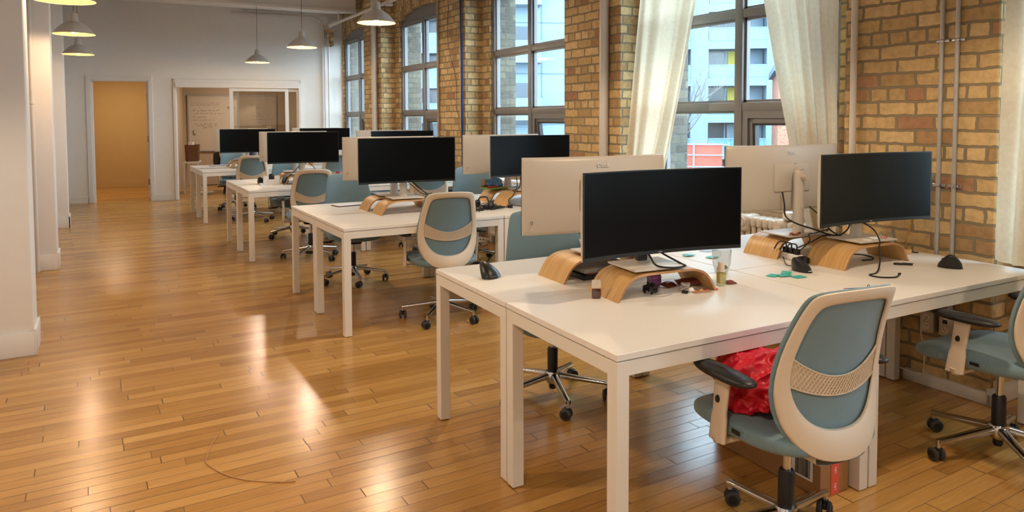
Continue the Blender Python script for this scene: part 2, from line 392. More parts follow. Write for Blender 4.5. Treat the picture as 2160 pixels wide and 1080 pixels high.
def index_kids():
    KID.clear()
    for o in bpy.data.objects: KID.setdefault(o.name, [])
    for o in bpy.data.objects:
        if o.parent: KID[o.parent.name].append(o)
def smooth_path(pts, k=6):
    P = [Vector(p) for p in pts]; out = []
    for i in range(len(P) - 1):
        p0, p1, p2, p3 = P[max(i - 1, 0)], P[i], P[i + 1], P[min(i + 2, len(P) - 1)]
        for j in range(k):
            t = j / k
            out.append(.5 * ((2 * p1) + (p2 - p0) * t + (2 * p0 - 5 * p1 + 4 * p2 - p3) * t * t + (3 * p1 - p0 - 3 * p2 + p3) * t ** 3))
    out.append(P[-1]); return out
def text_mesh(body, size, depth=.0008, font_space=1.):
    cu = bpy.data.curves.new('t', 'FONT'); cu.body = body; cu.size = size; cu.extrude = depth; cu.align_x = 'CENTER'; cu.align_y = 'CENTER'
    cu.space_character = font_space; cu.resolution_u = 3
    o = bpy.data.objects.new('t', cu); COL.objects.link(o)
    dg = bpy.context.evaluated_depsgraph_get(); dg.update()
    me = bpy.data.meshes.new_from_object(o.evaluated_get(dg)); bpy.data.objects.remove(o); bpy.data.curves.remove(cu); return me
def text_obj(name, body, size, mat, parent, T, depth=.0008, space=1.):
    me = text_mesh(body, size, depth, space); me.transform(T); me.materials.clear(); me.materials.append(mat)
    o = bpy.data.objects.new(name, me); COL.objects.link(o); o.parent = parent; return o

# ------------------------------------------------------------------ camera (2160 x 1080 frame, cropped from a taller picture)
def make_camera():
    f, pitch, yaw, H, cy, roll = 1510.9667, .0494, .5232, 1.4741, 323.93, -.0032
    F = Vector((math.sin(yaw) * math.cos(pitch), math.cos(yaw) * math.cos(pitch), -math.sin(pitch)))
    Rt = Vector((math.cos(yaw), -math.sin(yaw), 0)); U = Rt.cross(F)
    R2 = Rt * math.cos(roll) + U * math.sin(roll); U2 = -Rt * math.sin(roll) + U * math.cos(roll)
    m = Matrix(((R2.x, U2.x, -F.x, 0), (R2.y, U2.y, -F.y, 0), (R2.z, U2.z, -F.z, H), (0, 0, 0, 1)))
    cam = bpy.data.cameras.new('camera'); cam.sensor_fit = 'HORIZONTAL'; cam.sensor_width = 36; cam.lens = 36 * f / 2160
    cam.shift_y = -(540 - cy) / 2160; cam.clip_end = 400; cam.clip_start = .05
    o = bpy.data.objects.new('camera', cam); COL.objects.link(o); o.matrix_world = m; SC.camera = o
make_camera()

# ------------------------------------------------------------------ the room
PX = 3.92            # inner face of the brick piers
WX = 4.154           # inner face of the thinner wall the windows sit in
WO = 4.52            # outer face
NEAR = [1.904 + 3.0166 * k for k in range(-3, 4)]
PIERS = [(n, n + .86) for n in NEAR]
CZ = 3.9
b = MB(); b.box(-6, WO, -7.5, 20, -.1, 0); struct(b.build('floor', M['floor']))
b = MB(); b.box(-6, WO, -7.5, 14.9, CZ, CZ + .1); struct(b.build('ceiling', M['paint']))

def arch_pts(y0, y1, zs, zt, n=14):
    c = (y0 + y1) / 2; w = (y1 - y0) / 2; h = zt - zs; rad = (w * w + h * h) / (2 * h); a = math.asin(w / rad)
    return [(c - rad * math.sin(a - 2 * a * i / n), zt - rad + rad * math.cos(a - 2 * a * i / n)) for i in range(n + 1)], (c, zt - rad, rad, a)
OPEN = []
edges = [-9.0] + [v for p in PIERS for v in p] + [13.95]
for k in range(len(PIERS)):
    OPEN.append((PIERS[k][1] + .2, (PIERS[k + 1][0] - .2) if k + 1 < len(PIERS) else 13.75))
ZS, ZT, SILL = 3.01, 3.145, .86
b = MB(); b.mat(M['brick'])
for (n, f) in PIERS: b.box(PX, WX + .01, n, f, 0, CZ, .006, seg=1)
prev = -9.0
for (o0, o1) in OPEN:
    b.box(WX, 4.272, prev, o0, 0, CZ); b.mat(M['brick_out']); b.box(4.272, WO, prev, o0, 0, CZ); b.mat(M['brick'])
    b.box(WX, WO - .05, o0, o1, 0, SILL - .06)
    pts, _ = arch_pts(o0, o1, ZS, ZT)
    poly = [(y, z) for y, z in pts] + [(o1, CZ), (o0, CZ)]
    b.prism(poly, WX, WO, T=Matrix(((0, 0, 1, 0), (1, 0, 0, 0), (0, 1, 0, 0), (0, 0, 0, 1))))
    prev = o1
b.box(WX, 4.272, prev, 15.5, 0, CZ); b.mat(M['brick_out']); b.box(4.272, WO, prev, 15.5, 0, CZ)
b.boxuv((.03, .03)); struct(b.build('wall_right'))
# soldier courses of the brick arches
for (o0, o1) in OPEN[3:]:
    b = MB(); pts, (c, zc, rad, a) = arch_pts(o0, o1, ZS, ZT)
    n = 26; vs = []
    uv = b.bm.loops.layers.uv.verify()
    def P(i, r, x):
        t = -a * 1.04 + 2 * a * 1.04 * i / n; return Vector((x, c + r * math.sin(t), zc + r * math.cos(t)))
    for i in range(n):
        for (ra, rb, xa, xb) in ((rad - .001, rad + .33, WX - .004, WX - .004), (rad - .001, rad - .001, WX - .004, WX + .12)):
            q = [b.bm.verts.new(P(i, ra, xa)), b.bm.verts.new(P(i + 1, ra, xa)), b.bm.verts.new(P(i + 1, rb, xb)), b.bm.verts.new(P(i, rb, xb))]
            fc = b.bm.faces.new(q); s0, s1 = 2 * a * rad * i / n, 2 * a * rad * (i + 1) / n
            d = (rb - ra) if rb != ra else (xb - xa)
            for l, w in zip(fc.loops, ((.05, s0), (.05, s1), (.05 + d, s1), (.05 + d, s0))): l[uv].uv = w
    o = b.build('trim_1', M['brick']); struct(o)
# windows
def window(idx, o0, o1, open_deg):
    c = (o0 + o1) / 2; x0, x1 = 4.2, 4.27
    root = bpy.data.objects.new('window_%d' % idx, None); COL.objects.link(root); root['kind'] = 'structure'
    b = MB()
    b.box(x0 - .01, x1, o1 - .055, o1, SILL, ZS + .02, .004); b.box(x0 - .01, x1, o0, o0 + .055, SILL, ZS + .02, .004)
    b.box(x0 - .01, x1, o0, o1, SILL, SILL + .06, .004)
    b.box(x0 - .015, x1, c - .037, c + .037, SILL, 2.965, .004)
    for z in (1.555, 2.25): b.box(x0 - .01, x1, o0 + .03, o1 - .03, z - .032, z + .032, .004)
    b.box(x0 - .01, x1, o0 + .03, o1 - .03, 2.925, 2.97, .004)
    # inner beads of the fixed lights
    for (a0, a1) in ((o0 + .055, c - .037), (c + .037, o1 - .055)):
        for (z0, z1) in ((SILL + .06, 1.523), (1.587, 2.218), (2.282, 2.925)):
            if a0 < c - .1 and z0 < 1: continue
            for (p0, p1, q0, q1) in ((a0, a1, z0, z0 + .018), (a0, a1, z1 - .018, z1), (a0, a0 + .018, z0, z1), (a1 - .018, a1, z0, z1)):
                b.box(x0 + .015, x0 + .05, p0, p1, q0, q1)
    f = b.build('frame', M['frame'], root, smooth=30)
    pts, _ = arch_pts(o0, o1, ZS - .02, ZT + .005)
    b = MB(); b.prism([(o0, 2.95), (o1, 2.95)][::-1] + pts, x0 + .005, x1 - .01, T=Matrix(((0, 0, 1, 0), (1, 0, 0, 0), (0, 1, 0, 0), (0, 0, 0, 1))))
    b.build('arched_panel', M['frame'], root)
    b = MB(); b.box(x0 + .03, x0 + .036, c + .037, o1 - .05, SILL + .05, 2.93); b.box(x0 + .03, x0 + .036, o0 + .05, c - .037, 1.58, 2.93)
    b.build('pane', M['pane'], root)
    # top-hung opening sash in the lower near light
    s0, s1, z0, z1 = o0 + .055, c - .037, SILL + .06, 1.523
    b = MB(); b.mat(M['frame'])
    for (p0, p1, q0, q1) in ((s0, s1, z1 - .055, z1), (s0, s1, z0, z0 + .05), (s0, s0 + .05, z0 + .05, z1 - .055), (s1 - .05, s1, z0 + .05, z1 - .055)): b.box(x0 - .005, x1 - .01, p0, p1, q0, q1)
    b.build('sash_frame', None, root, smooth=30)
    s0 += .05; s1 -= .05; z0 += .05; z1 -= .055
    h = z1 - z0
    T = tr(x0 + .01, 0, z1) @ Matrix.Rotation(-R(open_deg), 4, 'Y')
    b = MB()
    b.mat(M['frame'])
    for (p0, p1, q0, q1) in ((s0, s1, -.04, 0), (s0, s1, -h, -h + .04), (s0, s0 + .04, -h, 0), (s1 - .04, s1, -h, 0)): b.box(0, .03, p0, p1, q0, q1, .003, T=T)
    b.mat(M['frame_dark'])
    for (p0, p1, q0, q1) in ((s0 + .036, s1 - .036, -.052, -.038), (s0 + .036, s1 - .036, -h + .038, -h + .05), (s0 + .036, s0 + .05, -h + .04, -.04), (s1 - .06, s1 - .036, -h + .04, -.04)): b.box(-.004, .04, p0, p1, q0, q1, T=T)
    sh = b.build('opening_sash', None, root)
    b = MB(); b.box(.012, .018, s0 + .03, s1 - .03, -h + .03, -.03, T=T); b.build('pane', M['pane'], root)
    b = MB(); b.box(WX - .03, x0 + .005, o0 - .04 if False else o0, o1, SILL - .06, SILL, .008); b.build('window_sill', M['sill'], root)
wi = 1
for k in range(len(OPEN) - 1, -1, -1):
    window(wi, *OPEN[k], {4: 0, 5: 9, 6: 9}.get(k, 2) if k != 4 else 8); wi += 1

# plastered sill blocks below the windows and the chipped white plinth round each pier
for k, (o0, o1) in enumerate(OPEN[3:6]):
    b = MB(); b.box(4.13, 4.2, o0 + .0, o1 - .0, .70, .83, .012); struct(b.build('trim_2', M['sill'], smooth=40))
for k, (n, f) in enumerate(PIERS[2:]):
    b = MB()
    def rough(v):
        return Vector((v.x, v.y, v.z + (.008 * noise.noise(v * 14) if v.z > .03 else 0)))
    b.box(PX - .032, PX + .01, n - .03, f - .42, 0, .062, .006)
    for v in b.bm.verts: pass
    b.box(PX - .032, WX + .12, n - .034, n + .002, 0, .085, .006)
    b.box(PX + .01, WX, n - .03, n, 0, .08)
    b.box(WX - .032, WX, n - 2.0, n - .19, 0, .085, .006)
    bmesh.ops.subdivide_edges(b.bm, edges=[e for e in b.bm.edges if e.calc_length() > .2], cuts=14, use_grid_fill=True)
    for v in b.bm.verts: v.co = rough(v.co)
    struct(b.build('baseboard_right', M['trim'], smooth=30))

# left side: the three wall ends and the wall behind them
def wall_left():
    b = MB(); b.box(-1.5, -1.4, -7.5, 15.2, 0, CZ); struct(b.build('wall_left', M['paint']))
    for i, y in enumerate((-.7, 2.32, 5.333, 8.30, 11.45)):
        b = MB(); b.box(-1.41, -.385, y + .012, y + .30, 0, CZ, .01); struct(b.build('wall_left', M['paint'], smooth=30))
        b = MB(); b.box(-1.41, -.37, y - .006, y + .012, 0, .15, .003); b.box(-.387, -.37, y - .006, y + .32, 0, .165, .003)
        struct(b.build('baseboard_left', M['trim'], smooth=30))
    b = MB(); b.box(-6, WO, -7.6, -7.5, 0, CZ); struct(b.build('wall_back', M['paint']))
wall_left()
for (x, y, r) in ((-.47, 7.9, .017),):
    if r:
        b = MB(); b.cyl(r, r, 0, CZ, 16); b.lathe([(r, 1.62), (r + .006, 1.625), (r + .006, 1.655), (r, 1.66)], 16)
        o = b.build('service_pipe', M['pipe'], smooth=40, loc=(-.545, 8.262, 0)); tag(o, 'thin painted pipe running up the gap between the two nearest left wall ends', 'pipe')

# far wall, a little askew to the others
FA = math.atan2(13.85 - 14.68, 3.92 + .38)
FO = Vector((-.38, 14.68, 0))
FT = Matrix.Translation(FO) @ Matrix.Rotation(FA, 4, 'Z')
def far(o): o.matrix_world = FT; return o
def fw(s, n, z): return FT @ Vector((s, n, z))
b = MB()
for (s0, s1, z0, z1) in ((-2.2, .28, 0, CZ), (1.2, 1.645, 0, CZ), (3.79, 4.66, 0, CZ), (.28, 1.2, 2.17, CZ), (1.645, 3.79, 2.055, CZ)): b.box(s0, s1, 0, .13, z0, z1)
struct(far(b.build('wall_far', M['paint'])))
b = MB(); b.box(-2.0, .2, -.014, 0, 0, .115, .003); b.box(1.265, 1.6, -.014, 0, 0, .115, .003); b.box(3.84, 4.39, -.014, 0, 0, .115, .003)
struct(far(b.build('baseboard_far', M['trim'])))
b = MB()
for (s0, s1, z0, z1) in ((.21, .285, 0, 2.247), (1.195, 1.262, 0, 2.247), (.285, 1.195, 2.17, 2.247)): b.box(s0, s1, -.022, 0, z0, z1, .004)
for (s0, s1, z0, z1) in ((.28, .298, 0, 2.17), (1.182, 1.2, 0, 2.17), (.28, 1.2, 2.152, 2.17)): b.box(s0, s1, 0, .13, z0, z1)
struct(far(b.build('trim_3', M['trim'])))
b = MB()
for (s0, s1, z0, z1) in ((1.6, 1.648, 0, 2.215), (3.788, 3.835, 0, 2.19)): b.box(s0, s1, -.03, .13, z0, z1, .004)
b.box(1.645, 3.79, -.07, .02, 2.05, 2.135, .004); b.box(1.6, 3.83, -.03, 0, 2.135, 2.215, .004); b.box(1.6, 3.83, -.045, 0, 2.2, 2.215, .004)
struct(far(b.build('trim_4', M['trim'])))
# the beam along the far wall, its underside rising to the wall
b = MB(); b.prism([(12.2, 3.30), (14.9, 3.62), (14.9, CZ), (12.2, CZ)], -1.45, PX, T=Matrix(((0, 0, 1, 0), (1, 0, 0, 0), (0, 1, 0, 0), (0, 0, 0, 1))))
b.box(-1.45, PX - .001, 12.17, 12.2, 3.30, 3.345); struct(b.build('trim_5', M['paint']))

# rooms beyond the far wall
def far_rooms():
    b = MB(); b.box(-.9, 1.42, 3.1, 3.2, 0, 2.7); b.box(-.95, -.9, .13, 3.2, 0, 2.7); b.box(1.40, 1.46, .13, 3.2, 0, 2.7)
    b.mat(M['ochre']); o = b.build('wall_hall', M['ochre']); struct(far(o))
    b = MB(); b.box(-.9, 1.4, 3.08, 3.1, 0, .13, .003); struct(far(b.build('baseboard_hall', M['ochre'])))
    b = MB(); b.box(1.46, 4.7, 3.1, 3.2, 0, 2.7); b.box(1.455, 1.47, .13, 3.2, 0, 2.7); b.box(4.5, 4.6, .13, 3.2, 0, 2.7); struct(far(b.build('wall_meeting', M['tan'])))
    b = MB(); b.box(1.47, 4.5, 3.08, 3.1, 0, .13, .003); struct(far(b.build('baseboard_meeting', M['tan'])))
    b = MB(); b.box(-1, 4.7, .131, 3.2, 2.7, 2.75); struct(far(b.build('ceiling', M['ochre'])))
far_rooms()
# hall door, swung into the hall
root = bpy.data.objects.new('door_1', None); COL.objects.link(root); root['kind'] = 'structure'
root.matrix_world = FT @ Matrix.Translation((1.182, .13, 0)) @ Matrix.Rotation(R(91.5), 4, 'Z')
b = MB(); b.box(0, .86, 0, .042, .012, 2.15, .003); b.build('door_slab', M['trim'], root)
b = MB(); b.lathe([(0, 0), (.026, .001), (.026, .006), (.012, .012), (.012, .03), (.026, .04), (.03, .055), (.02, .068), (0, .07)], 20, T=tr(.80, .042, 1.02, rx=-PI / 2)); b.build('door_handle', M['brass'], root, smooth=50)
for z in (.28, 1.06, 1.84):
    b = MB(); b.box(-.004, .004, -.012, .045, z, z + .11); b.cyl(.008, .008, z, z + .11, 10, T=tr(-.004, -.008, 0)); b.build('hinge', M['nickel'], root)
# sliding glazed panels
def slider(idx, s0, s1, n0, stile):
    root = bpy.data.objects.new('door_%d' % idx, None); COL.objects.link(root); root['kind'] = 'structure'; root.matrix_world = FT
    b = MB()
    for (a, c, z0, z1) in ((s0, s0 + stile, .01, 2.045), (s1 - stile, s1, .01, 2.045), (s0 + stile, s1 - stile, 1.99, 2.045), (s0 + stile, s1 - stile, .01, .11)): b.box(a, c, n0, n0 + .035, z0, z1, .003)
    b.build('door_frame', M['trim'], root)
    b = MB(); b.box(s0 + stile - .005, s1 - stile + .005, n0 + .014, n0 + .02, .1, 2.0); b.build('pane', M['door_pane'], root)
slider(2, 2.55, 3.6, -.045, .065); slider(3, 2.67, 3.79, .03, .045)

# ------------------------------------------------------------------ outside
def outside():
    b = MB(); b.box(5, 140, -80, 130, -4.6, -4.5); tag(b.build('street_ground', M['street']), kind='structure')
    # apartment block with balconies: local frame, facade along +x, facing -y
    root = thing('apartment_building', 'pale grey apartment block with glass balconies seen through the windows', 'building', (38.0, 47.0, -4.5), R(-37))
    root['group'] = 'buildings across the street'
    fh = 3.0; nf = 9; bay = 6.0; nb = 11; x0 = -36
    b = MB()
    b.box(x0, x0 + nb * bay, 1.4, 14, 0, fh * nf)
    b.build('wall', M['facade_grey'], root)
    b = MB()
    for k in range(nf + 1): b.box(x0, x0 + nb * bay, -.1, 1.5, fh * k - .45, fh * k + .25)
    for i in range(nb + 1): b.box(x0 + bay * i - .7, x0 + bay * i + .7, -.12, 1.5, 0, fh * nf)
    b.build('facade_grid', M['facade'], root)
    rr = random.Random(5)
    for i in range(2, nb - 1):
        for k in range(1, 7):
            xa = x0 + bay * i + .75; z = fh * k + .25
            w = MB(); w.mat(M['facade_glass']); w.box(xa + .1, xa + 3.0, 1.36, 1.41, z, z + 2.25)
            w.mat(M['facade']); w.box(xa + 1.45, xa + 1.55, 1.3, 1.4, z, z + 2.25); w.box(xa + 3.0, xa + 4.5, 1.2, 1.42, z, z + 2.3)
            o = w.build('window', None, root)
            w = MB(); w.mat(M['balcony_glass']); w.box(xa + .0, xa + 4.5, -.12, -.08, z, z + .95); w.mat(M['facade'])
            w.box(xa, xa + 4.5, -.16, -.04, z + .95, z + 1.03)
            for q in range(4): w.box(xa + q * 1.5 - .02, xa + q * 1.5 + .04, -.15, -.05, z, z + 1)
            w.build('balcony_rail', None, root)
            if rr.random() < .3:
                w = MB(); w.box(xa + 1.7, xa + 2.7, 1.28, 1.33, z, z + 2.2); w.build('blind', M['curtain_yellow'] if rr.random() < .35 else M['facade'], root)
    # tower wing projecting nearer
    root = thing('apartment_building', 'blank pale blue panelled tower wing beyond the third window from the right', 'building', (22.4, 33.2, -4.5), R(-24))
    root['group'] = 'buildings across the street'
    b = MB(); b.box(-3.5, 3.5, 0, 9, 0, 26); b.build('wall', M['facade'], root)
    for k in range(1, 8):
        w = MB(); w.box(-3.45, -1.6, -.1, 0, 3.1 * k, 3.1 * k + 1.7); w.build('window', M['facade_glass'], root)
        w = MB(); w.box(-3.9, -1.3, -1.1, -.02, 3.1 * k - .35, 3.1 * k - .1); w.mat(M['facade']); w.build('balcony_slab', M['facade'], root)
        w = MB(); w.box(-3.9, -1.3, -1.1, -1.06, 3.1 * k - .1, 3.1 * k + .85); w.box(-3.9, -3.86, -1.1, -.02, 3.1 * k - .1, 3.1 * k + .85); w.build('balcony_rail', M['balcony_glass'], root)
    b = MB()
    for k in range(1, 10): b.box(-3.52, 3.52, -.02, .02, 2.8 * k, 2.8 * k + .06)
    for x in (-1.2, 1.1): b.box(x, x + .06, -.02, .02, 0, 26)
    b.build('panel_joint', M['facade_grey'], root)
    # red brick house at the right
    root = thing('brick_building', 'orange red brick house across the street behind the right curtain', 'building', (28.0, 21.4, -4.5), R(-48))
    b = MB(); b.box(-1.4, 9, 0, 8, 0, 8.1); b.boxuv(); b.build('wall', M['brick_red'], root)
    b = MB(); b.box(-1.6, 9.2, -.25, 8.2, 8.1, 8.4); b.build('roof', M['facade_grey'], root)
    for x in (2.5, 5.5): w = MB(); w.box(x, x + 1.2, -.04, .04, 5, 6.8); w.build('window', M['facade_glass'], root)
    # construction hoarding with orange tarp
    root = thing('construction_fence', 'steel fence hung with an orange tarp beyond the curtained window', 'fence', (24.7, 24.8, -4.5), R(-44))
    b = MB(); b.box(-.95, .9, 0, .03, 3.0, 4.75); b.build('tarp', M['tarp'], root)
    b = MB()
    for z in (.5, 1.5, 2.6, 3.1, 3.65, 4.2, 4.7): b.cyl(.035, .035, -1., 1.25, 8, T=tr(0, -.08, z, ry=PI / 2))
    for x in (-1., -.4, 1.2): b.cyl(.045, .045, 0, 4.8, 8, T=tr(x, -.08, 0))
    b.build('fence_rail', M['facade'], root, smooth=40)
    o = MB(); o.box(-.15, .15, -.1, .1, 0, 6.1); tag(o.build('sign_post', M['teal_post'], loc=(23.7, 25.6, -4.5), rz=R(-44)), 'teal painted post left of the orange tarp outside', 'post')
    # bare trees
    def tree(loc, seed, h, label):
        rr = random.Random(seed); b = MB()
        def br(p, d, L, r, lv):
            q = p + d * L; mid = (p + q) / 2 + Vector((rr.uniform(-1, 1), rr.uniform(-1, 1), 0)) * L * .05
            b.tube([p, mid, q], [r, r * .85, r * .65], 5 if lv < 3 else 4, caps=False)
            if lv >= 5: return
            for k in range(3 if lv else 5):
                nd = (d + Vector((rr.uniform(-1, 1), rr.uniform(-1, 1), rr.uniform(-.1, .7))) * .75).normalized()
                st = p + (q - p) * rr.uniform(.5, 1)
                br(st, nd, L * rr.uniform(.55, .8), r * .55, lv + 1)
        br(Vector((0, 0, 0)), Vector((0, 0, 1)), h, .13, 0)
        o = b.build('bare_tree', M['bark'], loc=loc); tag(o, label, 'tree')
    tree((29.5, 31.5, -4.5), 3, 4.0, 'leafless pale street tree behind the orange tarp')
    tree((17.0, 25.0, -4.5), 9, 2.4, 'small leafless tree left of the fence outside')
outside()

# ------------------------------------------------------------------ desks
DW, DD, DH, LG = 1.234, .728, .74, .05
def make_desk():
    r = thing('office_desk', '', 'desk', group='white desks in back to back rows')
    b = MB(); b.box(0, DW, 0, DD, DH - .022, DH, .002); b.build('tabletop', M['desk'], r)
    b = MB(); h0, h1 = DH - .073, DH - .026
    b.box(LG, DW - LG, .002, .022, h0, h1); b.box(LG, DW - LG, DD - .022, DD - .002, h0, h1); b.box(.002, .022, LG, DD - LG, h0, h1); b.box(DW - .022, DW - .002, LG, DD - LG, h0, h1)
    b.box(.01, DW - .01, .01, DD - .01, h1, DH - .0215)
    b.build('apron', M['desk_metal'], r)
    for x in (0.001, DW - LG - .001):
        for y in (0.001, DD - LG - .001): b = MB(); b.box(x, x + LG, y, y + LG, .004, DH - .026, .0025); b.build('leg', M['desk_metal'], r)
    return r
desk = make_desk()

# ------------------------------------------------------------------ office chair, seat looking towards +y, origin on the floor under the gas lift
def back_y(z): # lean of the back
    t = (z - .42) / .56
    return -.225 + .03 * math.sin(t * PI) - .085 * t * t
OUT = [(0, .405), (.06, .408), (.115, .422), (.160, .452), (.195, .50), (.217, .56), (.225, .62), (.221, .70), (.208, .79), (.193, .87), (.182, .918), (.172, .942), (.152, .955), (.09, .962), (0, .965)]
INN = [(0, .508), (.045, .511), (.088, .522), (.124, .547), (.152, .588), (.167, .635), (.173, .68), (.170, .73), (.161, .79), (.150, .85), (.141, .885), (.130, .905), (.11, .913), (.07, .918), (0, .921)]
def bp(x, z, off=0.): # point on the curved back surface; sides wrap forward
    return Vector((x, back_y(z) + 1.15 * x * x - off, z))
def make_chair():
    r = thing('office_chair', '', 'chair', group='teal office chairs with cream frames')
    # base
    b = MB()
    b.lathe([(.0, .085), (.034, .085), (.042, .10), (.044, .125), (.036, .145), (.0, .147)], 24)
    for k in range(5):
        T = tr(rz=2 * PI * k / 5 + R(18))
        def arm(u, v, T=T):
            x = .03 + .262 * u; zc = .122 - .036 * u; w = .021 - .008 * u; h = .017 - .007 * u; a = 2 * PI * v
            return Vector((x, w * math.copysign(abs(math.cos(a)) ** .7, math.cos(a)), zc + h * math.copysign(abs(math.sin(a)) ** .7, math.sin(a))))
        b.grid(arm, 8, 14, T, wrapv=True)
        b.cyl(.0095, .0095, .058, .096, 12, T=T @ tr(.288))
    b.build('base', M['chrome'], r, smooth=50)
    for k in range(5):
        b = MB(); b.mat(M['black'])
        T = tr(rz=2 * PI * k / 5 + R(18)) @ tr(.288, 0, 0, rz=R(37 * k + 20))
        b.lathe([(0, .062), (.013, .06), (.014, .05), (.009, .036), (0, .034)], 12, T=T)
        b.box(-.022, .01, -.008, .008, .028, .05, .004, T=T)
        b.mat(M['wheel'])
        for s in (-1, 1):
            b.lathe([(0, -.009), (.020, -.009), (.0265, -.007), (.029, -.002), (.029, .004), (.024, .008), (0, .009)], 22, T=T @ tr(-.01, .0165 * s, .029, rx=PI / 2))
            b.mat(M['black']); b.cyl(.017, .017, -.0002, .011, 18, T=T @ tr(-.01, .0165 * s, .029, rx=-PI / 2 * s)); b.mat(M['wheel'])
        b.build('caster', None, r, smooth=45)
    b = MB(); b.mat(M['black']); b.lathe([(0, .05), (.016, .05), (.02, .06), (.02, .085)], 20); b.lathe([(.0, .14), (.026, .14), (.0275, .15), (.0275, .262), (.023, .27), (0, .27)], 24)
    b.mat(M['chrome']); b.cyl(.0145, .0145, .262, .395, 20); b.build('gas_lift', None, r, smooth=45)
    b = MB(); b.box(-.075, .075, -.14, .11, .385, .425, .012); b.box(-.05, .05, .06, .16, .36, .40, .012); b.cyl(.018, .018, -.05, .05, 12, T=tr(.10, .05, .395, ry=PI / 2)); b.build('tilt_mechanism', M['black'], r, smooth=40)
    b = MB(); b.tube([(.07, .03, .395), (.16, .04, .39), (.22, .05, .384)], .0055, 8); b.box(.20, .29, .035, .072, .374, .386, .004); b.build('height_lever', M['black'], r, smooth=40)
    # seat: superellipse plan with a waterfall front
    def seat(u, v):
        a = 2 * PI * u; w = PI * (v - .5)
        ca, sa = math.cos(a), math.sin(a)
        px = .25 * math.copysign(abs(ca) ** .62, ca); py = .268 * math.copysign(abs(sa) ** .62, sa)
        k = math.copysign(abs(math.cos(w)) ** .42, 1); z = math.copysign(abs(math.sin(w)) ** .75, math.sin(w))
        x, y = px * k, py * k
        x *= 1 - .06 * max(0, -y / .24)
        zz = .450 + z * (.041 if z > 0 else .040)
        zz += -.022 * max(0, y / .24) ** 3 + .014 * max(0, abs(x) / .24) ** 2 * (z > 0) - .006 * (z > 0)
        return Vector((x, y + .03, zz))
    b = MB(); b.grid(seat, 56, 22, wrapu=True); bmesh.ops.remove_doubles(b.bm, verts=b.bm.verts, dist=.0008); st = b.build('seat', M['fabric'], r, smooth=180)
    b = MB(); b.box(-.2535, -.2515, -.055, -.017, .450, .465, .0008); tg = b.build('care_tag', M['black'], st)
    # backrest pad
    def half(poly, z):
        for (x0, z0), (x1, z1) in zip(poly, poly[1:]):
            if z0 <= z <= z1: return x0 + (x1 - x0) * (z - z0) / max(1e-6, z1 - z0)
        return 0
    def ring_pts(poly): return [Vector((x, 0, z)) for x, z in poly] + [Vector((-x, 0, z)) for x, z in poly[-2:0:-1]]
    OR, IR = ring_pts(OUT), ring_pts(INN)
    n = len(OR)
    def shell(b, rings): # rings: list of (list of points); joins around
        V = [[b.bm.verts.new(p) for p in rg] for rg in rings]
        for A, B in zip(V, V[1:] + V[:1]):
            for k in range(n): b.bm.faces.new((A[k], A[(k + 1) % n], B[(k + 1) % n], B[k]))
    C = Vector((0, 0, .70))
    def sc(p, s, dz=0): q = C + (p - C) * s; return q
    b = MB()
    NJ = 9
    fr, bk = [], []
    for j in range(NJ + 1):
        s = 1 - j / NJ
        fr.append([bp(sc(p, s * 1.006).x, sc(p, s * 1.006).z, -.012 - .010 * min(1, (1 - s) * 5)) for p in OR]); bk.append([bp(sc(p, s * 1.0).x, sc(p, s).z, .003) for p in OR])
    def cap(rgs, flip):
        V = [[b.bm.verts.new(p) for p in rg] for rg in rgs[:-1]]; c = b.bm.verts.new(rgs[-1][0])
        for A, B in zip(V, V[1:]):
            for k in range(n): b.bm.faces.new((A[k], A[(k + 1) % n], B[(k + 1) % n], B[k]))
        for k in range(n): b.bm.faces.new((V[-1][k], V[-1][(k + 1) % n], c))
        return V[0]
    f0 = cap(fr, 0); k0 = cap(bk, 1)
    for k in range(n): b.bm.faces.new((f0[k], f0[(k + 1) % n], k0[(k + 1) % n], k0[k]))
    b.build('backrest', M['fabric'], r, smooth=60, subsurf=1)
    # cream ring behind the pad, thick at the bottom
    b = MB()
    def th(z): return .016 + .022 * max(0, (.60 - z) / .2)
    o1 = [bp(p.x, p.z, .004) for p in OR]; i1 = [bp(p.x, p.z, .004) for p in IR]
    o2 = [bp(p.x * .985, p.z, .004 + th(p.z) * .75) for p in OR]; i2 = [bp(p.x * 1.03, p.z, .004 + th(p.z) * .75) for p in IR]
    mid = [bp((p.x + q.x) / 2, (p.z + q.z) / 2, .004 + th((p.z + q.z) / 2)) for p, q in zip(OR, IR)]
    shell(b, [o1, o2, mid, i2, i1])
    # neck that carries the back, running under the seat
    def neck(u, v):
        a = 2 * PI * v; y = -.225 + .17 * u; z = .425 - .012 * math.sin(u * PI / 2) - .01 * u; w = .105 - .04 * u; h = .024 - .006 * u
        return Vector((w * math.copysign(abs(math.cos(a)) ** .6, math.cos(a)), y, z - .008 + h * math.copysign(abs(math.sin(a)) ** .6, math.sin(a))))
    b.grid(neck, 8, 18, wrapv=True)
    b.build('back_frame', M['cream'], r, smooth=60, subsurf=1)
    # lumbar band with a diamond lattice
    root = r
    def zc(x): return .640 + 1.7 * x * x
    def hh(x): return .030 + .5 * x * x
    b = MB()
    def band(u, v):
        x = -.176 + .352 * u; z = zc(x) + hh(x) * (2 * v - 1); return bp(x, z, .009)
    b.grid(band, 26, 3)
    for k in range(-3, 34):
        for s in (-1, 1):
            p = []
            for q in range(7):
                v = q / 6; x = -.176 + .0125 * k + s * .020 * (v - .5) * 2
                if abs(x) < .174: p.append(bp(x, zc(x) + hh(x) * (2 * v - 1) * .97, .0115))
            if len(p) > 2: b.tube(p, .0019, 4, caps=False)
    for s in (-1, 1):
        b.tube([bp(-.176 + .352 * i / 20, zc(-.176 + .352 * i / 20) + s * hh(-.176 + .352 * i / 20), .011) for i in range(21)], .003, 6)
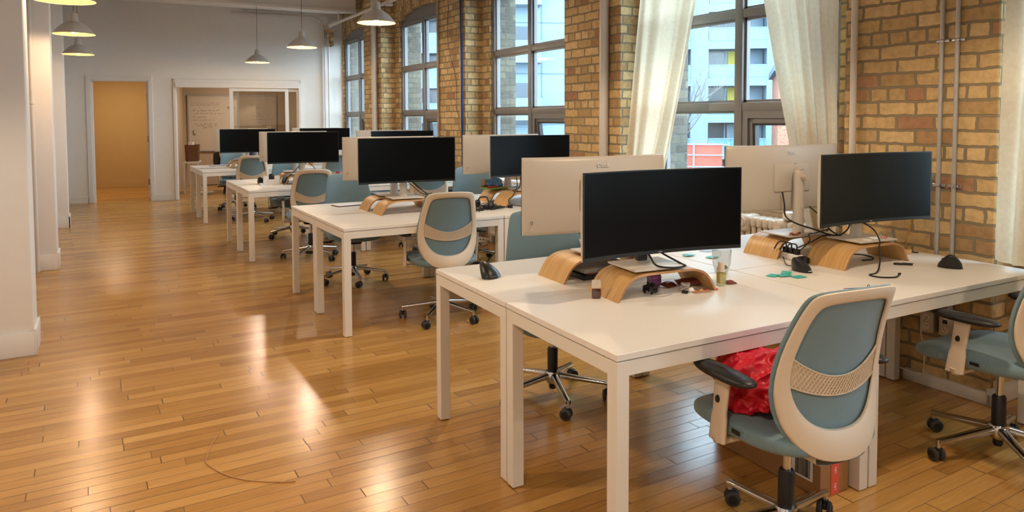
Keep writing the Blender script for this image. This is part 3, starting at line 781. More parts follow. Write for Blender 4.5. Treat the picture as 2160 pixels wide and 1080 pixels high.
    b.build('lumbar_band', M['cream'], root, smooth=60)
    # arms
    for s in (-1, 1):
        b = MB()
        def post(u, v, s=s):
            a = 2 * PI * v; z = .405 + .237 * u; w = .030 + .008 * (1 - u) if u < .4 else .030 + .006 * (u - .4)
            x = .268 + .006 * u
            return Vector((s * (x + .011 * math.copysign(abs(math.cos(a)) ** .6, math.cos(a))), .035 - .035 * u + w * math.copysign(abs(math.sin(a)) ** .6, math.sin(a)), z))
        b.grid(post, 10, 16, wrapv=True)
        b.tube([(s * .27, .035, .425), (s * .268, .035, .408), (s * .25, .035, .400), (s * .09, .03, .402)], [.017, .015, .013, .013], 10)
        a = b.build('arm_post', M['cream'], r, smooth=50)
        b = MB(); b.cyl(.010, .009, 0, .006, 16, T=tr(s * .283, .015, .555, ry=s * PI / 2) @ Matrix.Diagonal((1.3, .9, 1, 1))); b.build('height_button', M['black'], a, smooth=40)
        def pad(u, v, s=s):
            a = 2 * PI * u; w = PI * (v - .5); ca, sa = math.cos(a), math.sin(a); k = abs(math.cos(w)) ** .45; z = math.copysign(abs(math.sin(w)) ** .8, math.sin(w))
            return Vector((s * .283 + .043 * math.copysign(abs(ca) ** .75, ca) * k, -.012 + .138 * math.copysign(abs(sa) ** .7, sa) * k, .648 + .015 * z + .003 * sa * sa))
        b = MB(); b.grid(pad, 36, 12, wrapu=True); bmesh.ops.remove_doubles(b.bm, verts=b.bm.verts, dist=.0005); b.build('armrest', M['black'], r, smooth=180)
    return r
chair = make_chair()

# ------------------------------------------------------------------ bent veneer risers
def make_riser():
    r = thing('monitor_riser', '', 'stand', group='bent wood monitor risers')
    prof = [(-.25, 0), (-.232, .032), (-.212, .062), (-.186, .085), (-.150, .099), (-.105, .1045), (0, .105), (.105, .1045), (.150, .099), (.186, .085), (.212, .062), (.232, .032), (.25, 0)]
    P = [Vector((x, 0, z)) for x, z in prof]; P = smooth_path(P, 4)
    b = MB(); t = .009; V = []
    for i, p in enumerate(P):
        d = (P[min(i + 1, len(P) - 1)] - P[max(i - 1, 0)]).normalized(); nr = Vector((d.z, 0, -d.x))
        V.append([b.bm.verts.new(p + nr * o + Vector((0, y, 0))) for y, o in ((-.112, 0), (.112, 0), (.112, t), (-.112, t))])
    for v in (V[0], V[-1]):
        for q in v: q.co.z = 0.0
    b.mats = [M['bamboo'], M['ply_edge']]
    for A, B in zip(V, V[1:]):
        for k in range(4):
            f = b.bm.faces.new((A[k], A[(k + 1) % 4], B[(k + 1) % 4], B[k])); f.material_index = 0 if k in (0, 2) else 1
    b.bm.faces.new(V[0]); b.bm.faces.new(V[-1][::-1])
    b.build('shelf', None, r, smooth=35)
    return r
riser = make_riser()

# ------------------------------------------------------------------ curved ultrawide monitor, viewer at -y, origin under the stand plate
MW, MH, MR = .785, .35, 1.85
def mp(s, z, off=0.):
    a = s * (MW / 2) / MR; return Vector((MR * math.sin(a) - off * math.sin(a) * 0, -(MR) * (1 - math.cos(a)) + off, z))
def make_monitor(zb, dx=.0, label=''):
    r = thing('curved_monitor', label, 'monitor', group='curved monitors on the desks')
    yo = -.055
    b = MB(); b.box(-.13, .13, -.115, .095, 0, .009, .004); b.build('stand_base', M['monitor_white'], r, smooth=40)
    b = MB()
    top = zb + .225
    def pil(u, v):
        a = 2 * PI * v; rr_ = .031 if u > .05 else .036
        z = .008 + (top - .008) * u; k = 1 if u < .97 else .75
        return Vector((rr_ * k * math.cos(a), .025 + .024 * k * math.sin(a), z))
    b.grid(pil, 24, 24, wrapv=True); b.cyl(.024, .024, top - .002, top + .003, 20, T=tr(0, .025, 0))
    b.cyl(.016, .016, -.075, .0, 14, T=tr(dx, .015 + yo + .05, zb + .185, rx=PI / 2) @ tr(0, 0, 0))
    if abs(dx) > 0: b.box(min(0, dx), max(0, dx), yo + .045, yo + .06, zb + .165, zb + .205, .004)
    b.cyl(.008, .008, 0, .006, 12, T=tr(0, .048, zb * .8 + .05, rx=-PI / 2)); b.build('stand_pillar', M['monitor_white'], r, smooth=50)
    # shell
    b = MB(); NX = 28
    def q(s, t, off): p = mp(s, zb + MH * t, off); return p + Vector((dx, yo, 0))
    secs = [(0, .0), (.0, .010), (.012, .017), (.05, .024), (.3, .031), (.7, .031), (.95, .024), (.988, .017), (1, .010), (1, .0)]
    V = [[b.bm.verts.new(q(-1 + 2 * i / NX, t, off * (1 if 0 < i < NX else .55))) for (t, off) in secs] for i in range(NX + 1)]
    for A, B in zip(V, V[1:]):
        for k in range(len(secs) - 1): b.bm.faces.new((A[k], A[k + 1], B[k + 1], B[k]))
    b.bm.faces.new(V[0]); b.bm.faces.new(V[-1][::-1]); b.build('back_shell', M['monitor_white'], r, smooth=40)
    # black front edge and glass
    b = MB()
    secs = [(.001, -.0005), (.001, -.007), (.999, -.007), (.999, -.0005)]
    V = [[b.bm.verts.new(q((-1 + 2 * i / NX) * .9985, t, off)) for (t, off) in secs] for i in range(NX + 1)]
    for A, B in zip(V, V[1:]):
        for k in range(4): b.bm.faces.new((A[k], A[(k + 1) % 4], B[(k + 1) % 4], B[k]))
    b.bm.faces.new(V[0]); b.bm.faces.new(V[-1][::-1]); b.build('bezel', M['black'], r, smooth=40)
    b = MB()
    b.grid(lambda u, v: q((-1 + 2 * u) * .986, .045 + .94 * v, -.0075), NX + 1, 2); b.build('screen', M['screen'], r, smooth=180)
    # back cover plate with groove
    b = MB()
    w, h0, h1 = .125, .30, .72
    pts = []
    for (cx, cz, a0) in ((w - .014, zb + MH * h1 - .014, 0), (-w + .014, zb + MH * h1 - .014, 90), (-w + .014, zb + MH * h0 + .014, 180), (w - .014, zb + MH * h0 + .014, 270)):
        for k in range(5): pts.append((cx + .014 * math.cos(R(a0 + 22.5 * k)), cz + .014 * math.sin(R(a0 + 22.5 * k))))
    Tm = Matrix(((1, 0, 0, dx), (0, 0, 1, yo), (0, 1, 0, 0), (0, 0, 0, 1)))
    b.prism(pts, .026, .036, T=Tm, bev=.002); pl = b.build('mount_cover', M['monitor_white'], r, smooth=30)
    b = MB(); b.box(-.03 + dx, -.012 + dx, yo + .034, yo + .0375, zb + MH * h1 - .0015, zb + MH * h1 + .0015); b.build('release_latch', M['steel'], pl)
    text_obj('logo', 'DELL', .026, M['silver'], r, Matrix.Translation((dx, yo + .0318, zb + MH * .885)) @ Matrix.Rotation(PI, 4, 'Z') @ Matrix.Rotation(PI / 2, 4, 'X') @ Matrix.Diagonal((1.25, 1, 1, 1)), .0006, .92)
    text_obj('front_logo', 'DELL', .008, M['silver'], r, Matrix.Translation((dx, yo - .0078, zb + MH * .021)) @ Matrix.Rotation(PI / 2, 4, 'X'), .0003)
    for k, z in enumerate((.165, .085)):
        b = MB(); p = q(.92, z, .0); p2 = q(.92, z, .0295)
        b.lathe([(.0055, 0), (.0055, .0012), (.0075, .0012), (.0075, 0)] if k == 0 else [(0, 0), (.006, 0), (.006, .001), (0, .001)], 18, T=Matrix.Translation((p2.x, p2.y - .0005, p2.z)) @ Matrix.Rotation(-PI / 2, 4, 'X'))
        b.build('power_button', M['nickel'] if k == 0 else M['monitor_white'], r, smooth=40)
    return r
mon_low = make_monitor(.057, .03)
mon = make_monitor(.122, 0)
mon_mid = make_monitor(.092, 0)

# ------------------------------------------------------------------ laying out the desks, chairs, risers and monitors
index_kids()
used = set()
def put(proto, loc, rz, label):
    if proto.name in used: return dup(proto, loc, rz, label)
    used.add(proto.name); proto.location = loc; proto.rotation_euler = (0, 0, rz); proto['label'] = label; return proto
ROWS = [(1.3694, 1.7303, -.0262), (1.3982, 4.6793, .0067), (1.3137, 7.6761, .0053), (1.2515, 10.8591, .0143)]
RN = ['nearest', 'second nearest', 'third', 'farthest']
for i, (X0, Y0, th) in enumerate(ROWS):
    for (ix, iy, w) in ((0, 0, 'aisle end, side facing the camera'), (0, 1, 'aisle end, side facing the far wall'), (1, 0, 'window end, side facing the camera'), (1, 1, 'window end, side facing the far wall')):
        dx, dy = ix * 1.2406, iy * .7326
        put(desk, (X0 + dx * math.cos(th) - dy * math.sin(th), Y0 + dx * math.sin(th) + dy * math.cos(th), 0), th, 'white desk of the %s cluster, %s' % (RN[i], w))
TOP = .7405; ST = TOP + .1135
RIS = [(2.02, 2.31, -5, 'bent wood riser over purple case and earphones, nearest desk'), (2.012, 2.70, -2, 'bent wood riser over the black box, behind the nearest black screen'),
       (3.317, 2.245, -1.5, 'bent wood riser beside the black pen, near the brick pier'), (3.268, 2.605, -1, 'bent wood riser behind the power strip, below the radiator'),
       (2.08, 5.258, -1, 'bent wood riser nearer the camera, aisle end of second cluster'), (2.075, 5.56, -1, 'bent wood riser farther from the camera, aisle end of second cluster'),
       (3.16, 5.262, 0, 'bent wood riser behind the tangle of headset cables, second cluster'), (3.19, 5.60, 0, 'bent wood riser beneath the blue cloth, second cluster window end'),
       (2.03, 8.25, -2, 'bent wood riser beside the black headset, third cluster'), (2.03, 8.60, 0, 'bent wood riser beyond the black headset one, third cluster aisle end'),
       (3.2, 8.25, 0, 'bent wood riser at the window end of the third cluster, camera side'), (3.2, 8.62, 0, 'bent wood riser at the window end of the third cluster, far side'),
       (1.95, 11.36, 0, 'bent wood riser on the farthest cluster, aisle end, camera side'), (1.95, 11.74, 0, 'bent wood riser on the farthest cluster, aisle end, far side'),
       (3.12, 11.36, 0, 'bent wood riser on the farthest cluster, window end, camera side'), (3.12, 11.76, 0, 'bent wood riser on the farthest cluster, window end, far side')]
for (x, y, a, l) in RIS: put(riser, (x, y, TOP), R(a), l)
MON = [(mon_low, 1.985, 2.315, -6, 'black curved monitor screen, largest and nearest, over earphones'), (mon_mid, 2.02, 2.63, 176, 'white monitor back with logo behind the nearest black screen'),
       (mon_mid, 3.352, 2.258, -5.5, 'black curved monitor in front of the brick pier and conduits'), (mon, 3.20, 2.535, 174, 'white monitor back with bare stand in front of the parted curtains'),
       (mon, 2.07, 5.285, -3.5, 'black curved monitor over the two risers of the second cluster'), (mon, 2.075, 5.545, 177, 'white monitor back peeking out left of the second cluster black screen'),
       (mon, 3.215, 5.34, -2, 'black curved monitor behind the nearest white monitor back'), (mon, 3.185, 5.625, 179, 'white monitor back in front of the blue cable bundle'),
       (mon, 1.995, 8.215, -5, 'black curved monitor above the headset, third cluster'), (mon, 2.0, 8.58, 177, 'white monitor back at the left of the third cluster black screen'),
       (mon, 3.18, 8.24, -3, 'black monitor top showing behind second cluster, third cluster window end'), (mon, 3.195, 8.68, 179, 'white monitor back edge below the second arched window, third cluster'),
       (mon, 1.92, 11.255, -3, 'black curved monitor of the farthest cluster, in front of the whiteboard'), (mon, 1.925, 11.665, 178, 'white monitor back against the whiteboard, farthest cluster'),
       (mon, 3.09, 11.33, -3, 'black monitor of the farthest cluster in front of the leftmost arched window'), (mon, 3.12, 11.80, 180, 'white monitor back of the farthest cluster, window end')]
for (p, x, y, a, l) in MON: put(p, (x, y, ST), R(a), l)
CH = [(2.012, 1.61, -7, 'teal office chair with a red bag on its seat, nearest the camera'), (3.345, 1.585, -3, 'teal office chair cut by the right edge of the picture'),
      (2.04, 3.115, 162, 'teal office chair behind the nearest desks, its back below the white monitor'), (3.30, 4.60, -8, 'teal office chair mostly hidden behind the nearest black screen'),
      (2.165, 4.80, -9, 'teal office chair seen from behind at the second cluster'), (1.97, 6.31, 174, 'teal office chair facing the camera left of the second cluster screen'),
      (3.31, 6.50, 161, 'teal office chair facing the camera in front of the blue cable'), (1.91, 7.57, -6, 'teal office chair seen from behind at the third cluster, aisle end'),
      (3.22, 7.56, -10, 'teal office chair with white lumbar band between second cluster monitor stands'), (2.07, 9.1, 178, 'teal office chair facing the camera behind the third cluster risers'),
      (3.3, 9.2, 182, 'teal office chair on the far window side of the third cluster'), (1.9, 10.80, -8, 'teal office chair seen from behind at the farthest cluster'),
      (1.93, 12.42, 180, 'teal office chair facing the camera in front of the whiteboard'), (3.10, 10.78, -6, 'teal office chair beside the brown sculpture, farthest cluster')]
for (x, y, a, l) in CH: put(chair, (x, y, 0), R(a), l)

# ------------------------------------------------------------------ pendant lamps
def make_lamp():
    r = thing('pendant_lamp', '', 'lamp', group='grey pendant lamps')
    prof = [(.19, 0), (.188, .004), (.172, .028), (.145, .062), (.11, .095), (.075, .118), (.052, .128), (.05, .133), (.047, .138), (.036, .205), (.033, .212), (.0, .214)]
    b = MB(); b.lathe(prof, 48); b.lathe([(.012, .212), (.010, .235), (.004, .24)], 12); b.build('shade', M['lamp_grey'], r, smooth=40)
    b = MB(); b.lathe([(.1895, .001), (.1865, .004), (.170, .026), (.143, .059), (.108, .091), (.073, .113), (.05, .122), (.0, .124)], 48); b.build('shade_lining', M['lamp_in'], r, smooth=60)
    b = MB(); b.lathe([(.0, .012), (.018, .015), (.030, .03), (.032, .045), (.026, .065), (.015, .085), (.013, .11), (0, .11)], 20); b.build('bulb', M['bulb'], r, smooth=60)
    return r
lamp = make_lamp(); index_kids()
LP = [(2.441, 6.943, 2.43, 'grey pendant lamp, largest over the desks, in front of the arched windows'), (2.345, 9.58, 2.41, 'grey pendant lamp in front of the white far wall, right of the smaller one'),
      (2.305, 12.407, 2.405, 'smallest grey pendant lamp, hanging above the sliding glass panel'), (-.171, 7.75, 2.256, 'grey pendant lamp in the left corner, middle of the three stacked in view'),
      (-.188, 10.19, 2.262, 'grey pendant lamp in the left corner, lowest and smallest of three'), (-.178, 5.921, 2.30, 'grey pendant lamp cut by the top edge, upper left corner')]
for (x, y, z, l) in LP:
    q = put(lamp, (x, y, z), 0, l); q.scale = (.9,) * 3 if x < 0 and y > 7 else (1, 1, 1)
EXTRA = [(2.4, 4.25, 2.42), (2.4, 1.5, 2.42), (-.17, 3.2, 2.32), (-.17, .5, 2.32), (2.4, -1.3, 2.42), (-.17, -2.2, 2.32)]
for (x, y, z) in EXTRA:
    L = bpy.data.lights.new('lamp_light', 'SPOT'); L.energy = 30; L.color = (1, .77, .53); L.shadow_soft_size = .05; L.spot_size = R(150); L.spot_blend = .3
    lo = bpy.data.objects.new('lamp_light', L); COL.objects.link(lo); lo.location = (x, y, z)
for (x, y, z) in [t[:3] for t in LP]:
    b = MB(); zt = 3.36 if y > 12 else CZ; b.cyl(.0028, .0028, z + .238, zt, 6)
    o = b.build('lamp_cord', M['cable'], loc=(x, y, 0)); o['label'] = 'dark cord of the pendant lamp'
    L = bpy.data.lights.new('lamp_light', 'POINT'); L.energy = 19 if x > 0 else 9; L.color = (1, .77, .53) if x > 0 else (1, .70, .43); L.shadow_soft_size = .03
    lo = bpy.data.objects.new('lamp_light', L); COL.objects.link(lo); lo.location = (x, y, z + .002)
    # each cord belongs to its lamp
    root = min((q for q in bpy.data.objects if q.name.startswith('pendant_lamp')), key=lambda q: (Vector(q.location) - Vector((x, y, z))).length)
    o.location = (0, 0, -z); o.parent = root; del o['label']

# ------------------------------------------------------------------ curtains
def curtain(name, label, fn, folds, zt, zb, amp=.03, x=3.87, seed=0, nz=60, nu=200, bunch=0.):
    rr = random.Random(seed); ph = [rr.uniform(0, 6) for _ in range(5)]
    def f(u, v):
        z = zt + (zb - zt) * v
        y0, y1 = fn(z); uu = u + bunch * math.sin(2 * PI * u) / (2 * PI); y = y0 + (y1 - y0) * u
        g = (u if bunch >= 0 else 1 - u)
        a = amp * (.35 + 1.1 * (1 - g) ** 1.5) * (.75 + .5 * v)
        w = math.sin(2 * PI * folds * uu + ph[0] + .5 * math.sin(1.7 * v + ph[1])); w = math.copysign(abs(w) ** .8, w)
        xx = x + a * (w + .35 * math.sin(2 * PI * folds * 1.73 * uu + ph[2] + 1.2 * v)) + .035 * noise.noise(Vector((u * 3.2, v * 1.1, seed))) + .006 * noise.noise(Vector((u * 14, v * 5, seed)))
        return Vector((xx, y + .006 * math.sin(6 * v + ph[3] + 5 * u), z + (.010 * math.sin(folds * 5 * u) if v > .99 else 0)))
    b = MB(); b.grid(f, nu, nz); o = b.build(name, M['curtain'], smooth=180)
    return tag(o, label, 'curtain', 'cream linen curtains')
def lerp(a, b, t): return a + (b - a) * t
curtain('curtain', 'cream linen curtain gathered at the left of the curtained window', lambda z: (lerp(4.50, 3.84, max(0, min(1, (z - .75) / 2.2)) ** .8), lerp(4.84, 4.58, (z - .75) / 2.2)), 4, 2.98, .72, .03, 3.90, 2, bunch=.5)
curtain('curtain', 'cream linen curtain gathered at the right of the curtained window, behind the monitor back', lambda z: (2.79, lerp(2.95, 3.52, max(0, min(1, (z - .75) / 2.2)) ** .9)), 4, 2.98, .72, .032, 3.90, 5, bunch=-.5)
curtain('curtain', 'cream curtain hanging at the right edge of the picture', lambda z: (.95, lerp(1.868, 1.80, (z - .76) / 2.2)), 5, 2.98, .765, .04, 3.80, 9, bunch=-.3)
for (y0, y1, l) in ((2.6, 4.95, 'rod carrying the two parted curtains above the picture'), (-.3, 2.0, 'rod carrying the right edge curtain above the picture')):
    b = MB(); b.cyl(.011, .011, y0, y1, 12, T=tr(3.87, 0, 2.99, rx=-PI / 2)); o = b.build('curtain_rod', M['steel'], smooth=40); tag(o, l, 'curtain rod')

# ------------------------------------------------------------------ pipes, conduits and cables on the brick wall
def pipe(name, x, y, r, z0, z1, mat, label, cat='pipe', joints=()):
    b = MB(); b.cyl(r, r, z0, z1, 20)
    for z in joints: b.lathe([(r, z - .02), (r + .004, z - .016), (r + .004, z + .016), (r, z + .02)], 20)
    o = b.build(name, mat, loc=(x, y, 0), smooth=40); return tag(o, label, cat)
pipe('heating_pipe', 3.879, 5.095, .041, .12, CZ, M['pipe'], 'thick white vertical pipe left of the curtained window')
pipe('heating_pipe', 3.862, 11.115, .046, .12, CZ, M['pipe'], 'thick white vertical pipe between the two farthest arched windows', joints=(2.25,))
pipe('heating_pipe', 3.885, 2.68, .019, .12, CZ, M['pipe'], 'slim white vertical pipe on the brick pier right of the curtains')
pipe('wall_pipe', 3.90, 8.70, .013, .5, CZ, M['pipe_beige'], 'narrow beige pipe at the edge of the pier between the arched windows')
pipe('wall_pipe', 3.86, 13.72, .016, .0, 3.2, M['pipe'], 'narrow white pipe in the far corner beside the brick')
def conduit(y, z0, label):
    r = thing('conduit', label, 'conduit', (3.9, y, 0), group='steel conduits on the brick pier')
    b = MB(); b.cyl(.0115, .0115, z0, CZ, 16); b.lathe([(.0115, z0), (.017, z0), (.017, z0 + .03), (.0135, z0 + .045), (.0115, z0 + .045)], 14); b.build('tube', M['steel'], r, smooth=40)
    for z in (1.87, 1.1):
        b = MB(); b.box(-.0145, .02, -.014, .014, z, z + .015, .002); b.box(.005, .012, -.034, .034, z, z + .015, .001); b.build('clamp', M['chrome'], r, smooth=30)
conduit(2.178, .425, 'steel conduit on the brick pier, left one ending at the socket box'); conduit(2.098, .425, 'steel conduit on the brick pier, right one nearer the corner')
pts = smooth_path([(3.895, 8.02, CZ), (3.893, 8.0, 3.0), (3.895, 7.985, 2.4), (3.892, 7.97, 1.9), (3.895, 7.975, 1.5), (3.892, 7.97, 1.2), (3.9, 7.965, .6), (3.9, 7.96, .35)], 6)
b = MB()
for (ox, oy) in ((0, 0), (.006, .008), (-.004, .014), (.004, -.009)): b.tube([p + Vector((ox, oy + .004 * math.sin(i * .5 + ox * 900), 0)) for i, p in enumerate(pts)], .0062, 7)
tag(b.build('blue_cable_bundle', M['blue'], smooth=60), 'bundle of blue network cables running down the brick pier', 'cable')
b = MB(); b.cyl(.006, .006, 1.35, CZ, 8); tag(b.build('wall_pipe', M['pipe'], loc=(3.905, 8.045, 0)), 'thin white tube beside the blue cable bundle', 'pipe')
b = MB(); b.tube(smooth_path([(3.91, 8.47, CZ), (3.908, 8.40, 3.0), (3.91, 8.42, 2.55), (3.908, 8.36, 2.3), (3.91, 8.20, 2.0), (3.908, 8.17, 1.75), (3.91, 8.18, 1.6), (3.908, 8.07, 1.46), (3.9, 7.98, 1.4)], 6), .0032, 6)
tag(b.build('thin_wire', M['purple_wire'], smooth=60), 'thin purple wire curving down the brick left of the blue cables', 'wire')
# sprinkler pipe under the ceiling
r = thing('sprinkler_pipe', 'white sprinkler pipe with hangers along the top of the brick wall', 'pipe', (3.66, 0, 3.15))
b = MB(); b.cyl(.024, .024, -2, 12.85, 16, T=tr(rx=-PI / 2)); 
for y in (12.85, 12.5, 9.9, 7.9): b.cyl(.034, .034, y - .05, y + .05, 16, T=tr(rx=-PI / 2))
b.build('tube', M['pipe'], r, smooth=40)
for y in (12.35, 9.9, 7.0):
    b = MB(); b.cyl(.012, .012, .0, .24 if y > 12 else .74, 10, T=tr(0, y, 0)); b.cyl(.032, .032, .2 if y > 12 else .7, .24 if y > 12 else .745, 14, T=tr(0, y, 0)); b.build('hanger', M['pipe'], r, smooth=40)
b = MB(); b.lathe([(0, 0), (.05, .0), (.06, .02), (.05, .05), (.02, .06), (.015, .12), (0, .12)], 14, T=tr(0, 9.86, -.06)); b.build('sprinkler_head', M['pipe'], r, smooth=40)
b = MB()
pl = [fw(2.6, -.04, 3.44), fw(3.4, -.04, 3.43), fw(4.05, -.04, 3.42), fw(4.2, -.04, 3.36), fw(4.27, -.04, 3.2), fw(4.28, -.04, 2.6), fw(4.28, -.04, .1)]
b.tube([tuple(p) for p in pl], .014, 8); b.tube([tuple(fw(s, -.06, 3.50 - .02 * s / 4)) for s in (2.8, 3.3, 3.9)], .012, 8)
tag(b.build('wall_conduit', M['pipe'], smooth=60), 'white conduit along the top of the far wall bending down by the brick', 'conduit')
b = MB(); b.lathe([(.085, 0), (.11, .012), (.12, .03), (.105, .045), (.07, .038), (.0, .03)], 28, T=FT @ tr(4.27, 0, 3.37, rx=PI / 2, s=(.8, .8, .8))); o = b.build('wall_vent', M['paint'], smooth=60); tag(o, 'round white vent high on the far wall beside the brick corner', 'vent')
# a stub of corbelled brick in the far corner
b = MB()
for k in range(4): b.box(3.83 + .028 * k, PX + .02, 13.6, 13.84, 3.10 - .08 * k, 3.175 - .08 * k, .006)
b.boxuv(); struct(b.build('trim_6', M['brick']))

# ------------------------------------------------------------------ socket boxes on the nearest pier
def socket(y, label, duplex):
    r = thing('socket_box', label, 'socket', (3.9, y, .365), group='steel socket boxes under the desk')
    b = MB(); b.box(-.036, .02, -.037, .037, -.056, .056, .004); b.build('box', M['steel'], r, smooth=40)
    b = MB(); b.box(-.040, -.036, -.034, .034, -.053, .053, .002); pl_ = b.build('cover_plate', M['outlet'], r, smooth=40)
    for z in (-.022, .022):
        b = MB(); b.mat(M['cushion_white']); b.cyl(.017, .017, 0, .003, 20, T=tr(-.040, 0, z, ry=-PI / 2)); b.mat(M['black'])
        if duplex or z < 0:
            for q in (-.006, .006): b.box(-.0445, -.0425, q - .0012, q + .0012, z, z + .009)
            b.cyl(.0025, .0025, 0, .002, 8, T=tr(-.0425, 0, z - .007, ry=-PI / 2))
        else: b.box(-.046, -.04, -.012, .012, z - .01, z + .012)
        b.build('receptacle', None, pl_, smooth=40)
socket(2.20, 'white twin socket box on the brick under the desk, cable plugged in', True); socket(2.10, 'steel socket box with black switch beside the twin socket', False)
def cable(name, pts, r, mat, label, cat='cable', k=8):
    b = MB(); b.tube(smooth_path(pts, k), r, 8); return tag(b.build(name, mat, smooth=70), label, cat)
cable('wall_cable', [(3.852, 2.20, .39), (3.80, 2.195, .33), (3.83, 2.19, .2), (3.80, 2.18, .09), (3.84, 2.25, .075), (3.85, 2.36, .08), (3.86, 2.47, .14), (3.855, 2.58, .26), (3.86, 2.72, .33)], .0042, M['cord_white'], 'white cord from the socket box looping behind the desk legs')
# radiator under the curtained window
def radiator(y0, n, label):
    r = thing('radiator', label, 'radiator', (4.03, y0, 0))
    b = MB()
    for k in range(n):
        y = k * .052
        for x in (-.05, 0.0, .05):
            b.cyl(.0165, .0165, .14, .72, 10, T=tr(x, y, 0))
        b.box(-.075, .075, y - .022, y + .022, .70, .775, .02, seg=3); b.box(-.07, .07, y - .022, y + .022, .09, .15, .018, seg=2)
    b.build('column_section', M['radiator'], r, smooth=50)
    for k in range(0, n, 6):
        b = MB(); b.cyl(.036, .036, -.095, -.07, 20, T=tr(0, k * .052 + .026, .735, ry=PI / 2)); b.cyl(.027, .027, -.099, -.09, 20, T=tr(0, k * .052 + .026, .735, ry=PI / 2)); b.build('end_plug', M['radiator'], r, smooth=30)
        b = MB(); b.box(-.09, .075, k * .052 - .02, k * .052 + .07, .66, .785, .03, seg=3); b.build('header_boss', M['radiator'], r, smooth=50)
    for y in (0, (n - 1) * .052):
        b = MB(); b.box(-.04, .04, y - .02, y + .02, 0, .1, .008); b.build('foot', M['radiator'], r)
radiator(2.92, 32, 'cream cast iron radiator below the curtained window')
b = MB(); b.box(-.045, .045, -.03, .03, 0, .055, .012, seg=3); o = b.build('white_adapter', M['cushion_white'], loc=(4.0, 3.215, .785), rz=R(20)); tag(o, 'small white plastic block standing on the radiator', 'adapter')
radiator(8.95, 30, 'cream radiator below the second arched window')
radiator(5.93, 30, 'cream radiator below the third window, behind the second cluster')

# ------------------------------------------------------------------ things on the nearest desks
D = .7405
def mouse(x, y, rz, label, mark=True):
    r = thing('vertical_mouse', label, 'mouse', (x, y, D), rz, 'black vertical mice')
    # a handshake-shaped body: long ridge along y, thumb side steep on -x
    def f(u, v):
        a = 2 * PI * u; t = v
        yy = -.055 + .11 * t
        e = max(0, math.sin(PI * t)) ** .45
        w = .037 * e
        h = (.016 + .064 * (math.sin(PI * min(1, t * .8 + .12)) ** 1.1) * (1 - .3 * t)) * max(0, math.sin(PI * t)) ** .3
        ca, sa = math.cos(a), math.sin(a)
        x = w * math.copysign(abs(ca) ** .8, ca); z = h * max(0, sa) ** .75
        if sa < 0: z = 0
        x -= .30 * z + 4.5 * z * z
        return Vector((x, yy, z))
    b = MB(); b.grid(f, 32, 18, wrapu=True); bmesh.ops.remove_doubles(b.bm, verts=b.bm.verts, dist=.0006); b.build('body', M['mousemat'], r, smooth=60)
    if mark: b = MB(); b.box(-.010, .010, -.0535, -.051, .008, .0105); b.build('mark', M['paper'], r)
    b = MB(); b.tube(smooth_path([(.029, .02, .010), (.032, 0, .010), (.029, -.025, .010), (.020, -.040, .010)], 5), .0008, 6); b.build('trim_line', M['steel'], r)
    b = MB(); b.cyl(.006, .006, -.003, .003, 14, T=tr(-.016, .030, .040, ry=PI / 2)); b.build('scroll_wheel', M['wheel'], r, smooth=40)
mouse(1.552, 2.885, R(-65), 'black vertical mouse alone on the nearest aisle end desk', False)
mouse(2.893, 2.245, R(-10), 'black vertical mouse beside the teal sachets')
mouse(3.575, 1.93, R(25), 'black vertical mouse near the brick pier corner')
mouse(2.52, 5.90, R(150), 'black vertical mouse behind the second cluster chair')
# purse-size sanitiser
r = thing('sanitiser_bottle', 'small amber bottle with white cap standing by the nearest riser', 'bottle', (1.735, 2.325, D), R(-30))
b = MB(); b.box(-.019, .019, -.0075, .0075, 0, .042, .007, seg=3); b.build('bottle_body', M['amber'], r, smooth=50)
b = MB(); b.box(-.0165, .0165, -.0055, .0055, .002, .034, .005); b.build('liquid', plain('amber_liquid', (120, 48, 24), .3), r, smooth=50)
b = MB(); b.box(-.019, .019, -.0078, .0078, .040, .078, .0075, seg=3); b.build('cap', M['cream'], r, smooth=50)
# things under the nearest riser
def crumple(name, sx, sy, sz, mat, loc, rz, label, cat, seed, sub=4, amp=.3):
    b = MB(); v = bmesh.ops.create_icosphere(b.bm, subdivisions=sub, radius=1)['verts']
    for q in v:
        n = noise.noise(q.co * 1.6 + Vector((seed, 0, 0))) * amp + noise.noise(q.co * 4 + Vector((seed, 3, 0))) * amp * .5
        q.co *= 1 + n
        q.co.z = max(q.co.z, -.75)
    mz = min(q.co.z for q in v)
    for q in v: q.co = Vector((q.co.x * sx, q.co.y * sy, (q.co.z - mz) * sz))
    return tag(b.build(name, mat, loc=loc, rz=rz, smooth=50), label, cat)
r = thing('hair_claw', 'black hair claw clip lying under the nearest riser', 'hair clip', (1.985, 2.285, D), R(20))
b = MB()
for s in (-1, 1):
    b.tube(smooth_path([(-.02, .0, .034), (-.022, .014 * s, .028), (-.02, .02 * s, .012), (-.015, .014 * s, .001)], 5), .005, 8)
    b.tube(smooth_path([(.02, .0, .034), (.022, .014 * s, .028), (.02, .02 * s, .012), (.015, .014 * s, .001)], 5), .005, 8)
    b.tube([(-.021, .016 * s, .026), (.021, .016 * s, .026)], .009, 8); b.tube([(-.02, .019 * s, .012), (.02, .019 * s, .012)], .006, 8)
    b.tube([(0, .004 * s, .03), (0, .012 * s, .044)], .006, 8)
b.tube([(-.02, 0, .032), (.02, 0, .032)], .006, 8); b.build('jaw', M['black'], r, smooth=60)
r = thing('purple_case', 'translucent purple case under the nearest riser', 'case', (2.08, 2.37, D), R(8))
b = MB(); b.box(-.031, .031, -.02, .02, 0, .040, .010, seg=3); b.build('case_body', plain('purple_plastic', (142, 86, 150), .25, vary=.3, scale=60, coat=.5), r, smooth=50)
